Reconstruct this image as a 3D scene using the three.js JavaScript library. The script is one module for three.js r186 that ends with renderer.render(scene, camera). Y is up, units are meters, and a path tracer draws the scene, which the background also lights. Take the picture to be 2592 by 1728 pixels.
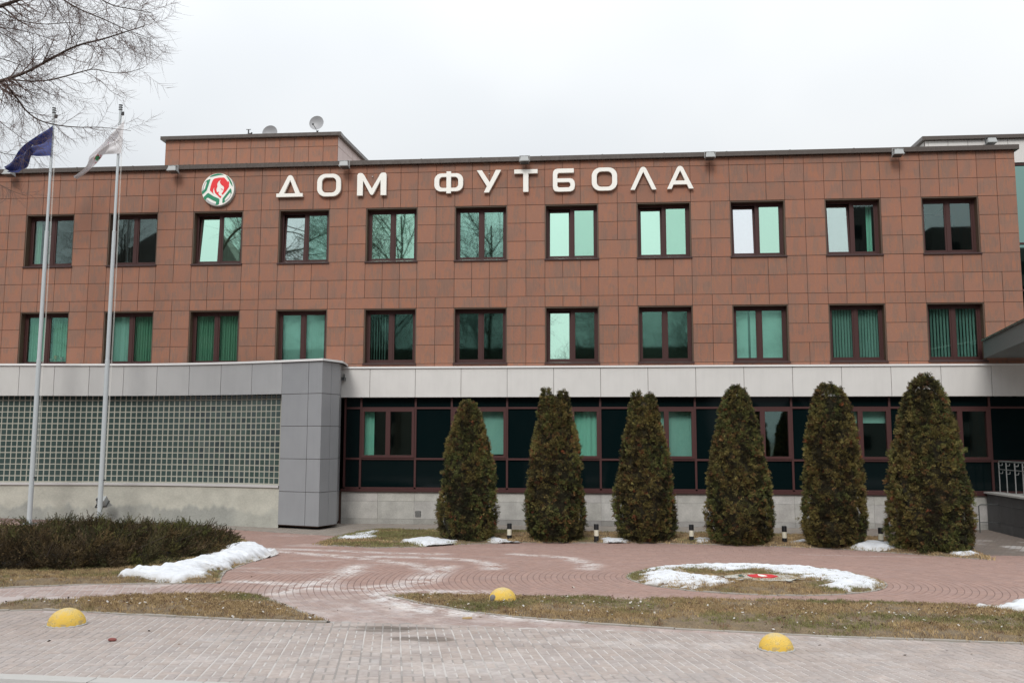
import * as THREE from 'three';
import { mergeGeometries } from 'three/addons/utils/BufferGeometryUtils.js';

// ---------- camera, sky, sun, exposure ----------
const scene = new THREE.Scene();
const F = 2250, CAM = new THREE.Vector3(19.332, 2.7, 28.638);
const camera = new THREE.PerspectiveCamera(2 * Math.atan(864 / F) * 180 / Math.PI, 1.5, 0.1, 900);
camera.position.copy(CAM);
camera.rotation.set(0.110, 0.084, 0.002, 'YXZ');
camera.updateMatrixWorld(true);
const renderer = new THREE.WebGLRenderer({ antialias: true });
renderer.toneMapping = THREE.LinearToneMapping;
renderer.toneMappingExposure = 1.1;
renderer.shadowMap.enabled = true;

let seed = 7;
function rnd() { seed = (seed + 0x6d2b79f5) | 0; let t = Math.imul(seed ^ (seed >>> 15), 1 | seed); t = (t + Math.imul(t ^ (t >>> 7), 61 | t)) ^ t; return ((t ^ (t >>> 14)) >>> 0) / 4294967296; }
const rr = (a, b) => a + (b - a) * rnd();
const pick = (a) => a[Math.floor(rnd() * a.length)];
const clamp = (x, a = 0, b = 1) => Math.min(b, Math.max(a, x));
const sstep = (a, b, x) => { const t = clamp((x - a) / (b - a)); return t * t * (3 - 2 * t); };
const lerp = (a, b, t) => a + (b - a) * t;
// value noise, periodic when a period is given
const HASH = new Float32Array(65536); for (let i = 0; i < 65536; i++) HASH[i] = rnd();
const PERM = new Uint16Array(256); for (let i = 0; i < 256; i++) PERM[i] = Math.floor(rnd() * 65536);
const hsh = (x, y) => HASH[(PERM[x & 255] + y * 7919 + x * 104729) & 65535];
function vn(x, y, p = 0) {
  let xi = Math.floor(x), yi = Math.floor(y); const fx = x - xi, fy = y - yi, u = fx * fx * (3 - 2 * fx), v = fy * fy * (3 - 2 * fy);
  let x1 = xi + 1, y1 = yi + 1;
  if (p) { xi = ((xi % p) + p) % p; x1 = ((x1 % p) + p) % p; yi = ((yi % p) + p) % p; y1 = ((y1 % p) + p) % p; }
  return lerp(lerp(hsh(xi, yi), hsh(x1, yi), u), lerp(hsh(xi, y1), hsh(x1, y1), u), v);
}
function fbm(x, y, o = 4, p = 0) { let s = 0, a = 0.5, n = 0; for (let i = 0; i < o; i++) { s += a * vn(x + i * 17.3 * (p ? 0 : 1), y + i * 9.1 * (p ? 0 : 1), p); n += a; a *= 0.5; x *= 2; y *= 2; p *= 2; } return s / n; }

// overcast sky: brighter towards the zenith, faint cloud structure
{
  const W = 512, H = 256, data = new Float32Array(W * H * 4);
  for (let j = 0; j < H; j++) for (let i = 0; i < W; i++) {
    const up = ((j + 0.5) / H - 0.5) * Math.PI, az = ((i + 0.5) / W - 0.5) * 2 * Math.PI, s = Math.sin(up);
    let L = 1.49 * (1 + 2 * Math.max(0, s)) / 3;
    const cx = Math.cos(az) * Math.cos(up) / (Math.max(0, s) + 0.35), cz = Math.sin(az) * Math.cos(up) / (Math.max(0, s) + 0.35);
    const n = fbm(cx * 2.2 + 40, cz * 2.2 + 40, 4) - 0.5;
    L *= 1 + 0.20 * n;
    if (s < 0) L = lerp(L, 0.2, clamp(-s * 8));
    const k = (j * W + i) * 4, warm = clamp(0.5 + n * 1.6);
    data[k] = L * lerp(0.915, 0.972, warm); data[k + 1] = L * lerp(0.965, 1.0, warm); data[k + 2] = L * lerp(1.02, 1.02, warm); data[k + 3] = 1;
  }
  const t = new THREE.DataTexture(data, W, H, THREE.RGBAFormat, THREE.FloatType);
  t.mapping = THREE.EquirectangularReflectionMapping; t.magFilter = THREE.LinearFilter; t.needsUpdate = true;
  scene.background = t; scene.environment = t;
}
const sun = new THREE.DirectionalLight(new THREE.Color(1, 0.97, 0.93), 1.6);
sun.position.set(9, 40, 52); sun.target.position.set(17, 2, 6); sun.castShadow = true; sun.shadow.radius = 38;
sun.shadow.mapSize.set(2048, 2048); Object.assign(sun.shadow.camera, { left: -32, right: 32, top: 26, bottom: -26, near: 1, far: 140 });
scene.add(sun, sun.target);

// ---------- helpers ----------
const used = {};
function numbered(n) { const k = used[n] = (used[n] ?? -1) + 1; return k ? n + '_' + String(k).padStart(3, '0') : n; }
function tag(o, label, category, group) { o.userData.label = label; o.userData.category = category; if (group) o.userData.group = group; return o; }
function shade(o) { o.castShadow = o.receiveShadow = true; return o; }
function part(name, geo, m, parent) { const o = shade(new THREE.Mesh(geo, m)); o.name = name; parent.add(o); return o; }
function thing(name, label, category, pos = [0, 0, 0], group) { const o = new THREE.Group(); o.name = numbered(name); o.position.set(...pos); scene.add(o); return tag(o, label, category, group); }
function solo(name, geo, m, label, category, group) { const o = part(numbered(name), geo, m, scene); return tag(o, label, category, group); }
function struct(name, geo, m) { const o = part(name, geo, m, scene); o.userData.kind = 'structure'; return o; }
function grp(name, parent, pos = [0, 0, 0]) { const o = new THREE.Group(); o.name = name; o.position.set(...pos); parent.add(o); return o; }

// pixel (of a 2352 x 1568 view of the photograph) to points on planes and on the ground
const S = 2592 / 2352;
function ray(x, y) { return new THREE.Vector3((x * S - 1296) / F, -(y * S - 864) / F, -1).applyQuaternion(camera.quaternion); }
const Zp = (x, y, z) => { const d = ray(x, y); return CAM.clone().addScaledVector(d, (z - CAM.z) / d.z); };
const Xp = (x, y, X0) => { const d = ray(x, y); return CAM.clone().addScaledVector(d, (X0 - CAM.x) / d.x); };
// the forecourt rises gently from the building towards the street
function gy(x, z) {
  const t = z - 4, soft = t > 2 ? t : t < -2 ? 0 : (t + 2) * (t + 2) / 8;
  return 0.035 * Math.min(soft, 17.5) + 0.2 * sstep(6, -2, x) * (1 - sstep(6, 13, z));
}
function G(x, y, h = 0) {
  const d = ray(x, y); let a = 1, b = 400;
  for (let i = 0; i < 60; i++) { const m = (a + b) / 2, p = CAM.clone().addScaledVector(d, m); if (p.y - gy(p.x, p.z) - h > 0) a = m; else b = m; }
  return CAM.clone().addScaledVector(d, a);
}
const poly = (l, h = 0) => l.map(([x, y]) => { const p = G(x, y, h); return [p.x, p.z]; });
function inside(P, x, z) { let c = false; for (let i = 0, j = P.length - 1; i < P.length; j = i++) { const [xi, zi] = P[i], [xj, zj] = P[j]; if ((zi > z) !== (zj > z) && x < (xj - xi) * (z - zi) / (zj - zi) + xi) c = !c; } return c; }
function edgeDist(P, x, z) { let m = 1e9; for (let i = 0, j = P.length - 1; i < P.length; j = i++) { const [ax, az] = P[j], [bx, bz] = P[i], dx = bx - ax, dz = bz - az, t = clamp(((x - ax) * dx + (z - az) * dz) / (dx * dx + dz * dz + 1e-9)); m = Math.min(m, Math.hypot(x - ax - dx * t, z - az - dz * t)); } return m; }
function bbox(P) { const xs = P.map((p) => p[0]), zs = P.map((p) => p[1]); return [Math.min(...xs), Math.max(...xs), Math.min(...zs), Math.max(...zs)]; }
function smoothClosed(P, n = 4) { const c = new THREE.CatmullRomCurve3(P.map(([x, z]) => new THREE.Vector3(x, 0, z)), true, 'centripetal'); return c.getPoints(P.length * n).slice(0, -1).map((p) => [p.x, p.z]); }

// mesh builder
class MB {
  constructor() { this.p = []; this.n = []; this.u = []; this.c = []; this.i = []; this.col = [1, 1, 1]; }
  v(x, y, z, nx, ny, nz, u = 0, w = 0) { this.p.push(x, y, z); this.n.push(nx, ny, nz); this.u.push(u, w); this.c.push(...this.col); return this.p.length / 3 - 1; }
  quad(a, b, c, d, uv) { // four corners, anticlockwise
    const e = [b[0] - a[0], b[1] - a[1], b[2] - a[2]], f = [d[0] - a[0], d[1] - a[1], d[2] - a[2]];
    let n = [e[1] * f[2] - e[2] * f[1], e[2] * f[0] - e[0] * f[2], e[0] * f[1] - e[1] * f[0]]; const l = Math.hypot(...n) || 1; n = n.map((x) => x / l);
    const k = [a, b, c, d].map((q, i) => this.v(...q, ...n, ...(uv ? uv[i] : [0, 0])));
    this.i.push(k[0], k[1], k[2], k[0], k[2], k[3]); return this;
  }
  tri(a, b, c) { const e = [b[0] - a[0], b[1] - a[1], b[2] - a[2]], f = [c[0] - a[0], c[1] - a[1], c[2] - a[2]]; let n = [e[1] * f[2] - e[2] * f[1], e[2] * f[0] - e[0] * f[2], e[0] * f[1] - e[1] * f[0]]; const l = Math.hypot(...n) || 1; n = n.map((x) => x / l); this.i.push(this.v(...a, ...n), this.v(...b, ...n), this.v(...c, ...n)); return this; }
  box(x0, x1, y0, y1, z0, z1, ou = 0, ov = 0) { // uv in metres
    const q = (a, b, c, d, f) => this.quad(a, b, c, d, [a, b, c, d].map((p) => { const [u, v] = f(p); return [u + ou, v + ov]; }));
    const xy = (p) => [p[0], p[1]], zy = (p) => [p[2], p[1]], xz = (p) => [p[0], p[2]];
    q([x0, y0, z1], [x1, y0, z1], [x1, y1, z1], [x0, y1, z1], xy); q([x1, y0, z0], [x0, y0, z0], [x0, y1, z0], [x1, y1, z0], xy);
    q([x1, y0, z1], [x1, y0, z0], [x1, y1, z0], [x1, y1, z1], zy); q([x0, y0, z0], [x0, y0, z1], [x0, y1, z1], [x0, y1, z0], zy);
    q([x0, y1, z1], [x1, y1, z1], [x1, y1, z0], [x0, y1, z0], xz); q([x0, y0, z0], [x1, y0, z0], [x1, y0, z1], [x0, y0, z1], xz);
    return this;
  }
  plate(x0, x1, y0, y1, z, t = 0.02, b = 0.006, ou = 0, ov = 0) { // a facing panel with chamfered edges, front at z
    const F0 = [[x0 + b, y0 + b, z], [x1 - b, y0 + b, z], [x1 - b, y1 - b, z], [x0 + b, y1 - b, z]], B0 = [[x0, y0, z - b], [x1, y0, z - b], [x1, y1, z - b], [x0, y1, z - b]], K = B0.map((q) => [q[0], q[1], z - t]);
    const uv = (l) => l.map((q) => [q[0] + ou, q[1] + ov]);
    this.quad(...F0, uv(F0));
    for (let i = 0; i < 4; i++) { const j = (i + 1) % 4; const a = [B0[i], B0[j], F0[j], F0[i]], c = [K[i], K[j], B0[j], B0[i]]; this.quad(...a, uv(a)); this.quad(...c, uv(c)); }
    return this;
  }
  tube(P, R, n = 5, cap = false) { // P: Vector3 list, R: radii
    const T = new THREE.Vector3(), U = new THREE.Vector3(), V = new THREE.Vector3(); let first = -1;
    for (let k = 0; k < P.length; k++) {
      T.subVectors(P[Math.min(k + 1, P.length - 1)], P[Math.max(k - 1, 0)]).normalize();
      if (k === 0) { U.set(Math.abs(T.y) > 0.9 ? 1 : 0, Math.abs(T.y) > 0.9 ? 0 : 1, 0).cross(T).normalize(); } else U.addScaledVector(T, -U.dot(T)).normalize();
      V.crossVectors(T, U);
      for (let a = 0; a < n; a++) { const c = Math.cos(a / n * 2 * Math.PI), s = Math.sin(a / n * 2 * Math.PI), x = U.x * c + V.x * s, y = U.y * c + V.y * s, z = U.z * c + V.z * s; const id = this.v(P[k].x + x * R[k], P[k].y + y * R[k], P[k].z + z * R[k], x, y, z, a / n, k * 0.2); if (first < 0) first = id; }
      if (k) for (let a = 0; a < n; a++) { const b = (a + 1) % n, r0 = first + (k - 1) * n, r1 = first + k * n; this.i.push(r0 + a, r0 + b, r1 + b, r0 + a, r1 + b, r1 + a); }
    }
    if (cap) for (let e = 0; e < 2; e++) { const k = e ? P.length - 1 : 0, d = new THREE.Vector3().subVectors(P[k], P[e ? k - 1 : 1]).normalize(); const c = this.v(P[k].x, P[k].y, P[k].z, d.x, d.y, d.z), ring = []; for (let a = 0; a < n; a++) { const o = (first + k * n + a) * 3; ring.push(this.v(this.p[o], this.p[o + 1], this.p[o + 2], d.x, d.y, d.z)); } for (let a = 0; a < n; a++) { const b = (a + 1) % n; e ? this.i.push(c, ring[a], ring[b]) : this.i.push(c, ring[b], ring[a]); } }
    return this;
  }
  bar(a, b, r, n = 6) { return this.tube([new THREE.Vector3(...a), new THREE.Vector3(...b)], [r, r], n, true); }
  build() {
    const g = new THREE.BufferGeometry();
    g.setAttribute('position', new THREE.BufferAttribute(new Float32Array(this.p), 3)); g.setAttribute('normal', new THREE.BufferAttribute(new Float32Array(this.n), 3));
    g.setAttribute('uv', new THREE.BufferAttribute(new Float32Array(this.u), 2)); g.setAttribute('color', new THREE.BufferAttribute(new Float32Array(this.c), 3)); g.setIndex(this.i); return g;
  }
}
// one real mesh out of many placed, tinted copies of a small shape
function scatter(geo, spots) { // spots: [Matrix4, [r, g, b]]
  const P = geo.attributes.position, N = geo.attributes.normal, C = geo.attributes.color, I = geo.index.array, n = P.count, m = I.length, L = spots.length;
  const p = new Float32Array(L * n * 3), q = new Float32Array(L * n * 3), c = new Float32Array(L * n * 3), id = new Uint32Array(L * m), v = new THREE.Vector3(), nm = new THREE.Matrix3();
  spots.forEach(([M4, col], k) => { nm.getNormalMatrix(M4); for (let i = 0; i < n; i++) { const o = (k * n + i) * 3; v.fromBufferAttribute(P, i).applyMatrix4(M4); p[o] = v.x; p[o + 1] = v.y; p[o + 2] = v.z; v.fromBufferAttribute(N, i).applyMatrix3(nm).normalize(); q[o] = v.x; q[o + 1] = v.y; q[o + 2] = v.z; c[o] = C.getX(i) * col[0]; c[o + 1] = C.getY(i) * col[1]; c[o + 2] = C.getZ(i) * col[2]; } for (let i = 0; i < m; i++) id[k * m + i] = I[i] + k * n; });
  const g = new THREE.BufferGeometry(); g.setAttribute('position', new THREE.BufferAttribute(p, 3)); g.setAttribute('normal', new THREE.BufferAttribute(q, 3)); g.setAttribute('color', new THREE.BufferAttribute(c, 3)); g.setIndex(new THREE.BufferAttribute(id, 1)); return g;
}
const box = (...a) => new MB().box(...a).build();

// ---------- textures and materials ----------
const toS = (l) => 255 * (l <= 0.0031308 ? 12.92 * l : 1.055 * Math.pow(Math.max(l, 0), 1 / 2.4) - 0.055);
function pixTex(w, h, f, srgb = true, rep = [1, 1]) { // f(u, v) -> linear rgb or a number
  const d = new Uint8Array(w * h * 4);
  for (let j = 0; j < h; j++) for (let i = 0; i < w; i++) { const c = f((i + 0.5) / w, (j + 0.5) / h), k = (j * w + i) * 4; for (let q = 0; q < 3; q++) { const x = c.length ? c[q] : c; d[k + q] = clamp(srgb ? toS(x) : x * 255, 0, 255); } d[k + 3] = 255; }
  const t = new THREE.DataTexture(d, w, h, THREE.RGBAFormat); if (srgb) t.colorSpace = THREE.SRGBColorSpace;
  t.magFilter = THREE.LinearFilter; t.minFilter = THREE.LinearMipmapLinearFilter; t.generateMipmaps = true; t.wrapS = t.wrapT = THREE.RepeatWrapping; t.repeat.set(...rep); t.needsUpdate = true; return t;
}
const mix3 = (a, b, t) => [lerp(a[0], b[0], t), lerp(a[1], b[1], t), lerp(a[2], b[2], t)];
const mat = (rgb, rough = 0.7, o = {}) => { const m = new THREE.MeshStandardMaterial({ roughness: rough, ...o }); m.color.setRGB(...rgb); return m; };
const phys = (rgb, rough, o = {}) => { const m = new THREE.MeshPhysicalMaterial({ roughness: rough, ...o }); m.color.setRGB(...rgb); return m; };

// reddish brown cladding, 4 m square, with vertical streaks
const cladTex = pixTex(1024, 1024, (u, v) => {
  const s = fbm(u * 96, v * 14, 4, 96 & 255 ? 96 : 0), blot = fbm(u * 20 + 3, v * 12, 4, 0), fine = vn(u * 512, v * 256, 0), streak = vn(u * 180, v * 10, 0);
  let c = mix3([0.288, 0.135, 0.087], [0.246, 0.132, 0.092], sstep(0.40, 0.64, blot));
  c = mix3(c, [0.350, 0.143, 0.075], 0.55 * sstep(0.54, 0.74, s));
  c = mix3(c, [0.19, 0.108, 0.080], 0.4 * sstep(0.6, 0.85, streak) * sstep(0.4, 0.6, blot));
  const k = 0.93 + 0.14 * fine; return [c[0] * k, c[1] * k, c[2] * k];
}, true, [0.25, 0.25]);
const graniteTex = pixTex(512, 512, (u, v) => {
  const a = vn(u * 256, v * 256, 256), b = vn(u * 128 + 9, v * 128, 0), c = fbm(u * 8, v * 8, 4, 8);
  const k = 0.46 * (0.78 + 0.2 * a + 0.18 * (b - 0.5) + 0.34 * (c - 0.5)); return [k * 1.02, k * 0.985, k * 0.925];
}, true, [0.5, 0.5]);
const alumTex = pixTex(256, 256, (u, v) => { const c = fbm(u * 6, v * 6, 4, 6), s = fbm(u * 40, v * 3, 3, 0); const k = 0.93 + 0.1 * c + 0.05 * (s - 0.5); return [k, k, k]; }, true, [0.4, 0.4]);
const barkTex = pixTex(128, 128, (u, v) => { const k = 0.6 + 0.7 * fbm(u * 16, v * 6, 3, 0); return [k, k, k]; });
const noiseTex = pixTex(256, 256, (u, v) => 0.35 + 0.6 * fbm(u * 12, v * 12, 4, 12), false);

const M = {
  clad: [0, 1, 2, 3, 4].map((k) => { const t = [1, 1.03, 0.97, 1.01, 0.99][k], w = [1, 0.99, 1.015, 1.02, 0.985][k]; return mat([t, t * w, t * w], 0.72, { map: cladTex, vertexColors: true }); }),
  backing: mat([0.085, 0.046, 0.034], 0.9),
  frame: mat([0.046, 0.0105, 0.0085], 0.62), frameLight: mat([0.056, 0.0135, 0.012], 0.6),
  reveal: mat([0.10, 0.062, 0.04], 0.6), sill: mat([0.05, 0.022, 0.021], 0.65),
  coping: mat([0.085, 0.068, 0.058], 0.42, { roughnessMap: noiseTex }),
  fascia: mat([0.66, 0.64, 0.615], 0.45, { map: alumTex }), fasciaEdge: mat([0.78, 0.77, 0.76], 0.4),
  grey: mat([0.285, 0.29, 0.302], 0.38, { map: alumTex }),
  granite: mat([1, 1, 1], 0.75, { map: graniteTex, vertexColors: true }),
  white: mat([0.88, 0.86, 0.80], 0.5), signSide: mat([0.55, 0.57, 0.55], 0.5),
  darkGlass: phys([0.0028, 0.0078, 0.0086], 0.06, { specularIntensity: 0.32, ior: 1.45 }),
  mirror: phys([0.60, 0.985, 0.80], 0.02, { metalness: 1, transparent: true, opacity: 0.66 }), bright: phys([0.66, 0.99, 0.82], 0.02, { metalness: 1, transparent: true, opacity: 0.86 }), neutral: phys([0.93, 0.97, 0.99], 0.02, { metalness: 1, transparent: true, opacity: 0.84 }), greyed: phys([0.72, 0.86, 0.82], 0.02, { metalness: 1, transparent: true, opacity: 0.60 }),
  mid: phys([0.50, 0.86, 0.73], 0.02, { metalness: 1, transparent: true, opacity: 0.52 }), dim: phys([0.66, 0.86, 0.82], 0.02, { metalness: 1, transparent: true, opacity: 0.115 }),
  deep: phys([0.30, 0.62, 0.50], 0.03, { metalness: 1, transparent: true, opacity: 0.13 }),
  pane: phys([0.34, 0.70, 0.56], 0.03, { metalness: 1, transparent: true, opacity: 0.20 }),
  clearPane: phys([0.5, 0.72, 0.66], 0.03, { metalness: 1, transparent: true, opacity: 0.16 }),
  curtain: mat([0.22, 0.62, 0.46], 0.9, { side: THREE.DoubleSide }), blind: mat([0.24, 0.54, 0.44], 0.85, { side: THREE.DoubleSide }), curtainGreen: mat([0.13, 0.36, 0.23], 0.9, { side: THREE.DoubleSide }),
  inner: mat([0.03, 0.05, 0.042], 0.9), concrete: mat([0.40, 0.385, 0.36], 0.85, { map: alumTex }), steel: mat([0.5, 0.5, 0.49], 0.3, { metalness: 0.8 }),
  black: mat([0.012, 0.012, 0.014], 0.5), lampGrey: mat([0.35, 0.36, 0.355], 0.45), lampDark: mat([0.07, 0.075, 0.075], 0.3),
  pole: mat([0.50, 0.535, 0.55], 0.42), bark: mat([0.075, 0.052, 0.04], 0.9, { map: barkTex }), twig: mat([0.14, 0.092, 0.08], 0.9),
};

// ---------- the brick-red office building ----------
const building = thing('office_building', 'reddish brown clad office building with two rows of brown framed windows above a pale band', 'building');
const BX0 = -7.25, BX1 = 32.93, WT = [10.407, 6.998], WB = [8.575, 5.167], WW = 1.75;
const TOP = 11.87;
// structural body, hollow, so that the windows look into rooms
const wallPart = (() => {
  const b = new MB(), zf = -0.03, zb = -0.3;
  // backing wall with openings
  const xs = [BX0]; for (let i = -2; i < 11; i++) { xs.push(3 * i, 3 * i + WW); } xs.push(BX1);
  const bands = [[4.3, WB[1], 0], [WB[1], WT[1], 1], [WT[1], WB[0], 0], [WB[0], WT[0], 1], [WT[0], TOP, 0]];
  for (const [y0, y1, open] of bands) { if (!open) b.box(BX0, BX1, y0, y1, zb, zf); else for (let k = 0; k < xs.length; k += 2) b.box(xs[k], xs[k + 1], y0, y1, zb, zf); }
  return part('wall', b.build(), M.backing, building);
})();
{
  const b = new MB();
  b.box(BX0, BX1, -0.3, 11.9, -14, -13.8); b.box(BX0, BX0 + 0.2, -0.3, 11.9, -13.8, -0.3);
  for (const y of [1.0, 4.35, 7.75, 11.6]) b.box(BX0 + 0.2, BX1 - 0.2, y - 0.25, y, -13.8, -0.3);
  for (const x of [-1.6, 2.3, 5.3, 11.4, 14.4, 17.4, 20.4, 26.4, 29.4]) { b.box(x, x + 0.12, 4.4, 7.45, -13.8, -0.3); b.box(x, x + 0.12, 7.8, 11.3, -13.8, -0.3); }
  for (const y of [4.4, 7.8]) b.box(BX0 + 0.2, BX1 - 0.2, y, y + 3.1, -4.6, -4.5);
  part('interior_structure', b.build(), M.inner, building);
  const s = new MB(); s.box(BX1 - 0.19, BX1, -0.3, TOP, -14, -0.31); part('side_wall', s.build(), M.clad[0], building);
}
// cladding tiles
const tiles = [];
{
  const Y = [5.06, 5.167, 5.777, 6.388, 6.998, 7.352, 7.962, 8.575, 9.186, 9.796, 10.407, 11.0, 11.6, TOP];
  const winRow = new Set([1, 2, 3, 7, 8, 9]);
  const colsAll = [], colsGap = [];
  for (let i = -2; i < 11; i++) { const x = 3 * i; const w3 = WW / 3; for (let k = 0; k < 3; k++) colsAll.push([x + k * w3, x + (k + 1) * w3]); const e = i === 10 ? BX1 : x + 3, h = (e - x - WW) / 2; for (let k = 0; k < 2; k++) { const q = [x + WW + k * h, x + WW + (k + 1) * h]; colsAll.push(q); colsGap.push(q); } }
  colsAll.push([BX0, BX0 + 0.625], [BX0 + 0.625, -6]); colsGap.push([BX0, BX0 + 0.625], [BX0 + 0.625, -6]);
  for (let r = 0; r < 13; r++) { const cols = (winRow.has(r) ? colsGap : colsAll).slice().sort((a, b) => a[0] - b[0]);
    for (let k = 0; k < cols.length; k++) { let [a, b] = cols[k]; const near = cols[k + 1]; if (near && Math.abs(near[0] - b) < 0.01 && rnd() < 0.07) { b = near[1]; k++; } tiles.push([a, b, Y[r], Y[r + 1]]); } }
  const seen = tiles.map((t) => [Math.hypot((t[0] + t[1]) / 2 - CAM.x - 4, (t[2] + t[3]) / 2 - 6), t]).filter(([, t]) => t[3] - t[2] > 0.2 && t[1] > -1.5 && t[2] < 12).sort((a, b) => a[0] - b[0]).slice(0, 300).map((q) => q[1]);
  const single = new Set(seen), J = 0.0055, cache = {}; const rest = new MB();
  const tone = () => { const k = rr(0.95, 1.05), w = rr(-0.012, 0.015); return [k + w, k, k - w * 0.5]; };
  for (const t of tiles) {
    const [a, b, c, d] = t, w = b - a - 2 * J, h = d - c - 2 * J, ou = rr(0.02, 3.98 - w), ov = rr(0.02, 3.98 - h);
    if (single.has(t)) {
      const key = w.toFixed(2) + '_' + h.toFixed(2) + '_' + Math.floor(rnd() * 9);
      if (!cache[key]) { const m = new MB(); m.col = tone(); cache[key] = m.plate(0, w, 0, h, 0, 0.025, 0.004, ou, ov).build(); }
      const o = part('cladding_tile', cache[key], pick(M.clad), wallPart); o.position.set(a + J, c + J, rr(-0.002, 0.002));
    } else { rest.col = tone(); rest.plate(a + J, b - J, c + J, d - J, rr(-0.002, 0.002), 0.025, 0.004, ou - a - J, ov - c - J); }
  }
  const o = part('cladding_tile', rest.build(), M.clad[0], wallPart); o.userData.kind = 'stuff';
}
{ // roof edge and roof
  const b = new MB(); b.box(BX0, BX1 + 0.1, TOP, 12.02, -0.35, 0.13); for (let x = BX0 + 1; x < BX1; x += 2.01) b.box(x, x + 0.05, TOP - 0.004, 12.028, -0.354, 0.137);
  part('coping', b.build(), M.coping, building);
  const r = new MB(); r.box(BX0 + 0.01, BX1 - 0.01, 11.65, 11.8, -13.79, -0.31); part('roof', r.build(), M.concrete, building);
}
// windows: shared shapes
const ZG = -0.27, FW = 0.07;
const WG = (() => {
  const H = WT[0] - WB[0], W = WW, o = {};
  o.reveal = new MB().box(0, 0.035, 0, H, ZG, -0.022).box(W - 0.035, W, 0, H, ZG, -0.022).box(0.035, W - 0.035, H - 0.035, H, ZG, -0.022).box(0.035, W - 0.035, 0, 0.03, ZG, -0.05).build();
  const z0 = ZG - 0.04, z1 = ZG + 0.03, e = 0.035;
  o.frame = new MB().box(e, e + FW, 0.03, H - e, z0, z1).box(W - e - FW, W - e, 0.03, H - e, z0, z1).box(e + FW, W - e - FW, H - e - FW, H - e, z0, z1).box(e + FW, W - e - FW, 0.03, 0.03 + FW, z0, z1).box(W / 2 - 0.045, W / 2 + 0.045, 0.03 + FW, H - e - FW, z0, z1).build();
  o.sill = new MB().box(-0.02, W + 0.02, -0.035, 0.0, -0.04, 0.05).quad([-0.02, 0.001, 0.05], [W + 0.02, 0.001, 0.05], [W + 0.02, 0.035, -0.05], [-0.02, 0.035, -0.05]).build();
  const sx0 = [e + FW, W / 2 + 0.045], sw = W / 2 - 0.045 - e - FW, sy0 = 0.03 + FW, sh = H - e - FW - sy0, s = 0.052;
  o.sash = []; o.panes = []; o.tsash = []; o.tpanes = []; o.open = [];
  for (const x of sx0) {
    const f = new MB().box(x, x + s, sy0, sy0 + sh, ZG - 0.035, ZG + 0.015).box(x + sw - s, x + sw, sy0, sy0 + sh, ZG - 0.035, ZG + 0.015).box(x + s, x + sw - s, sy0 + sh - s, sy0 + sh, ZG - 0.035, ZG + 0.015).box(x + s, x + sw - s, sy0, sy0 + s, ZG - 0.035, ZG + 0.015).build();
    const p = new MB().box(x + s - 0.01, x + sw - s + 0.01, sy0 + s - 0.01, sy0 + sh - s + 0.01, ZG - 0.014, ZG - 0.006).build();
    const m = new THREE.Matrix4().makeTranslation(0, sy0, ZG - 0.02).multiply(new THREE.Matrix4().makeRotationX(-0.075)).multiply(new THREE.Matrix4().makeTranslation(0, -sy0, -ZG + 0.02 - 0.012));
    o.sash.push(f); o.panes.push(p); o.tsash.push(f.clone().applyMatrix4(m)); o.tpanes.push(p.clone().applyMatrix4(m)); o.open.push([x + s, x + sw - s]);
  }
  o.y = [sy0 + s, sy0 + sh - s]; return o;
})();
function clothSheet(x0, x1, y0, y1, z, waves, amp, ph = 0) { const b = new MB(), n = Math.max(6, waves * 6); let p = null; for (let i = 0; i <= n; i++) { const t = i / n, x = lerp(x0, x1, t), zz = z + amp * Math.sin(t * waves * 6.283 + ph) + amp * 0.4 * Math.sin(t * waves * 2.7 + ph * 2); if (p) b.quad([p[0], y0, p[1]], [x, y0, zz], [x, y1, zz], [p[0], y1, p[1]]); p = [x, zz]; } return b.build(); }
function slats(x0, x1, y0, y1, z, pitch, ang, gapFrom = -1, gapTo = -1) { const b = new MB(); for (let x = x0 + pitch / 2; x < x1; x += pitch) { if (x > gapFrom && x < gapTo) continue; const a = ang + rr(-0.05, 0.05), dx = 0.044 * Math.cos(a), dz = 0.044 * Math.sin(a), sw = rr(-0.002, 0.002); b.quad([x - dx, y0, z - dz], [x + dx + sw, y0, z + dz], [x + dx, y1, z + dz], [x - dx, y1, z - dz]); } return b.build(); }
const [WY0, WY1] = WG.y;
// per window: row, column, left leaf tilted, glass, list of hangings
const win = (row, i, o = {}) => {
  const w = grp('window', building, [3 * i, WB[row], 0]);
  part('reveal', WG.reveal, M.reveal, w); part('frame', WG.frame, M.frame, w); part('sill', WG.sill, M.sill, w);
  const g = [].concat(o.glass ?? (row ? M.pane : M.mirror));
  for (let k = 0; k < 2; k++) { const t = k === 0 && o.tilt; part('sash', (t ? WG.tsash : WG.sash)[k], M.frame, w); part('pane', (t ? WG.tpanes : WG.panes)[k], g[k] ?? g[0], w); }
  for (const h of o.hang ?? []) {
    const [kind, a, b] = h, x0 = WG.open[0][0] - 0.03, x1 = WG.open[1][1] + 0.03, xa = lerp(x0, x1, a), xb = lerp(x0, x1, b), z = ZG - (o.tilt ? 0.32 : 0.16);
    if (kind === 'curtain') part('curtain', clothSheet(xa, xb, WY0 - 0.05, WY1 + 0.05, z, Math.round((xb - xa) * 11), 0.028, i), h[3] ?? M.curtain, w);
    if (kind === 'sheet') part('roller_blind', clothSheet(xa, xb, WY0 + (h[3] ?? -0.02), WY1 + 0.05, z, 1, 0.004, i), M.blind, w);
    if (kind === 'slats') part('vertical_blind', slats(xa, xb, WY0 - 0.02, WY1 + 0.05, z, h[3], h[4], h[5] ?? -1, h[6] ?? -1), M.blind, w);
  }
  return w;
};
win(0, -2); win(0, -1); win(1, -2); win(1, -1);
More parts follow.
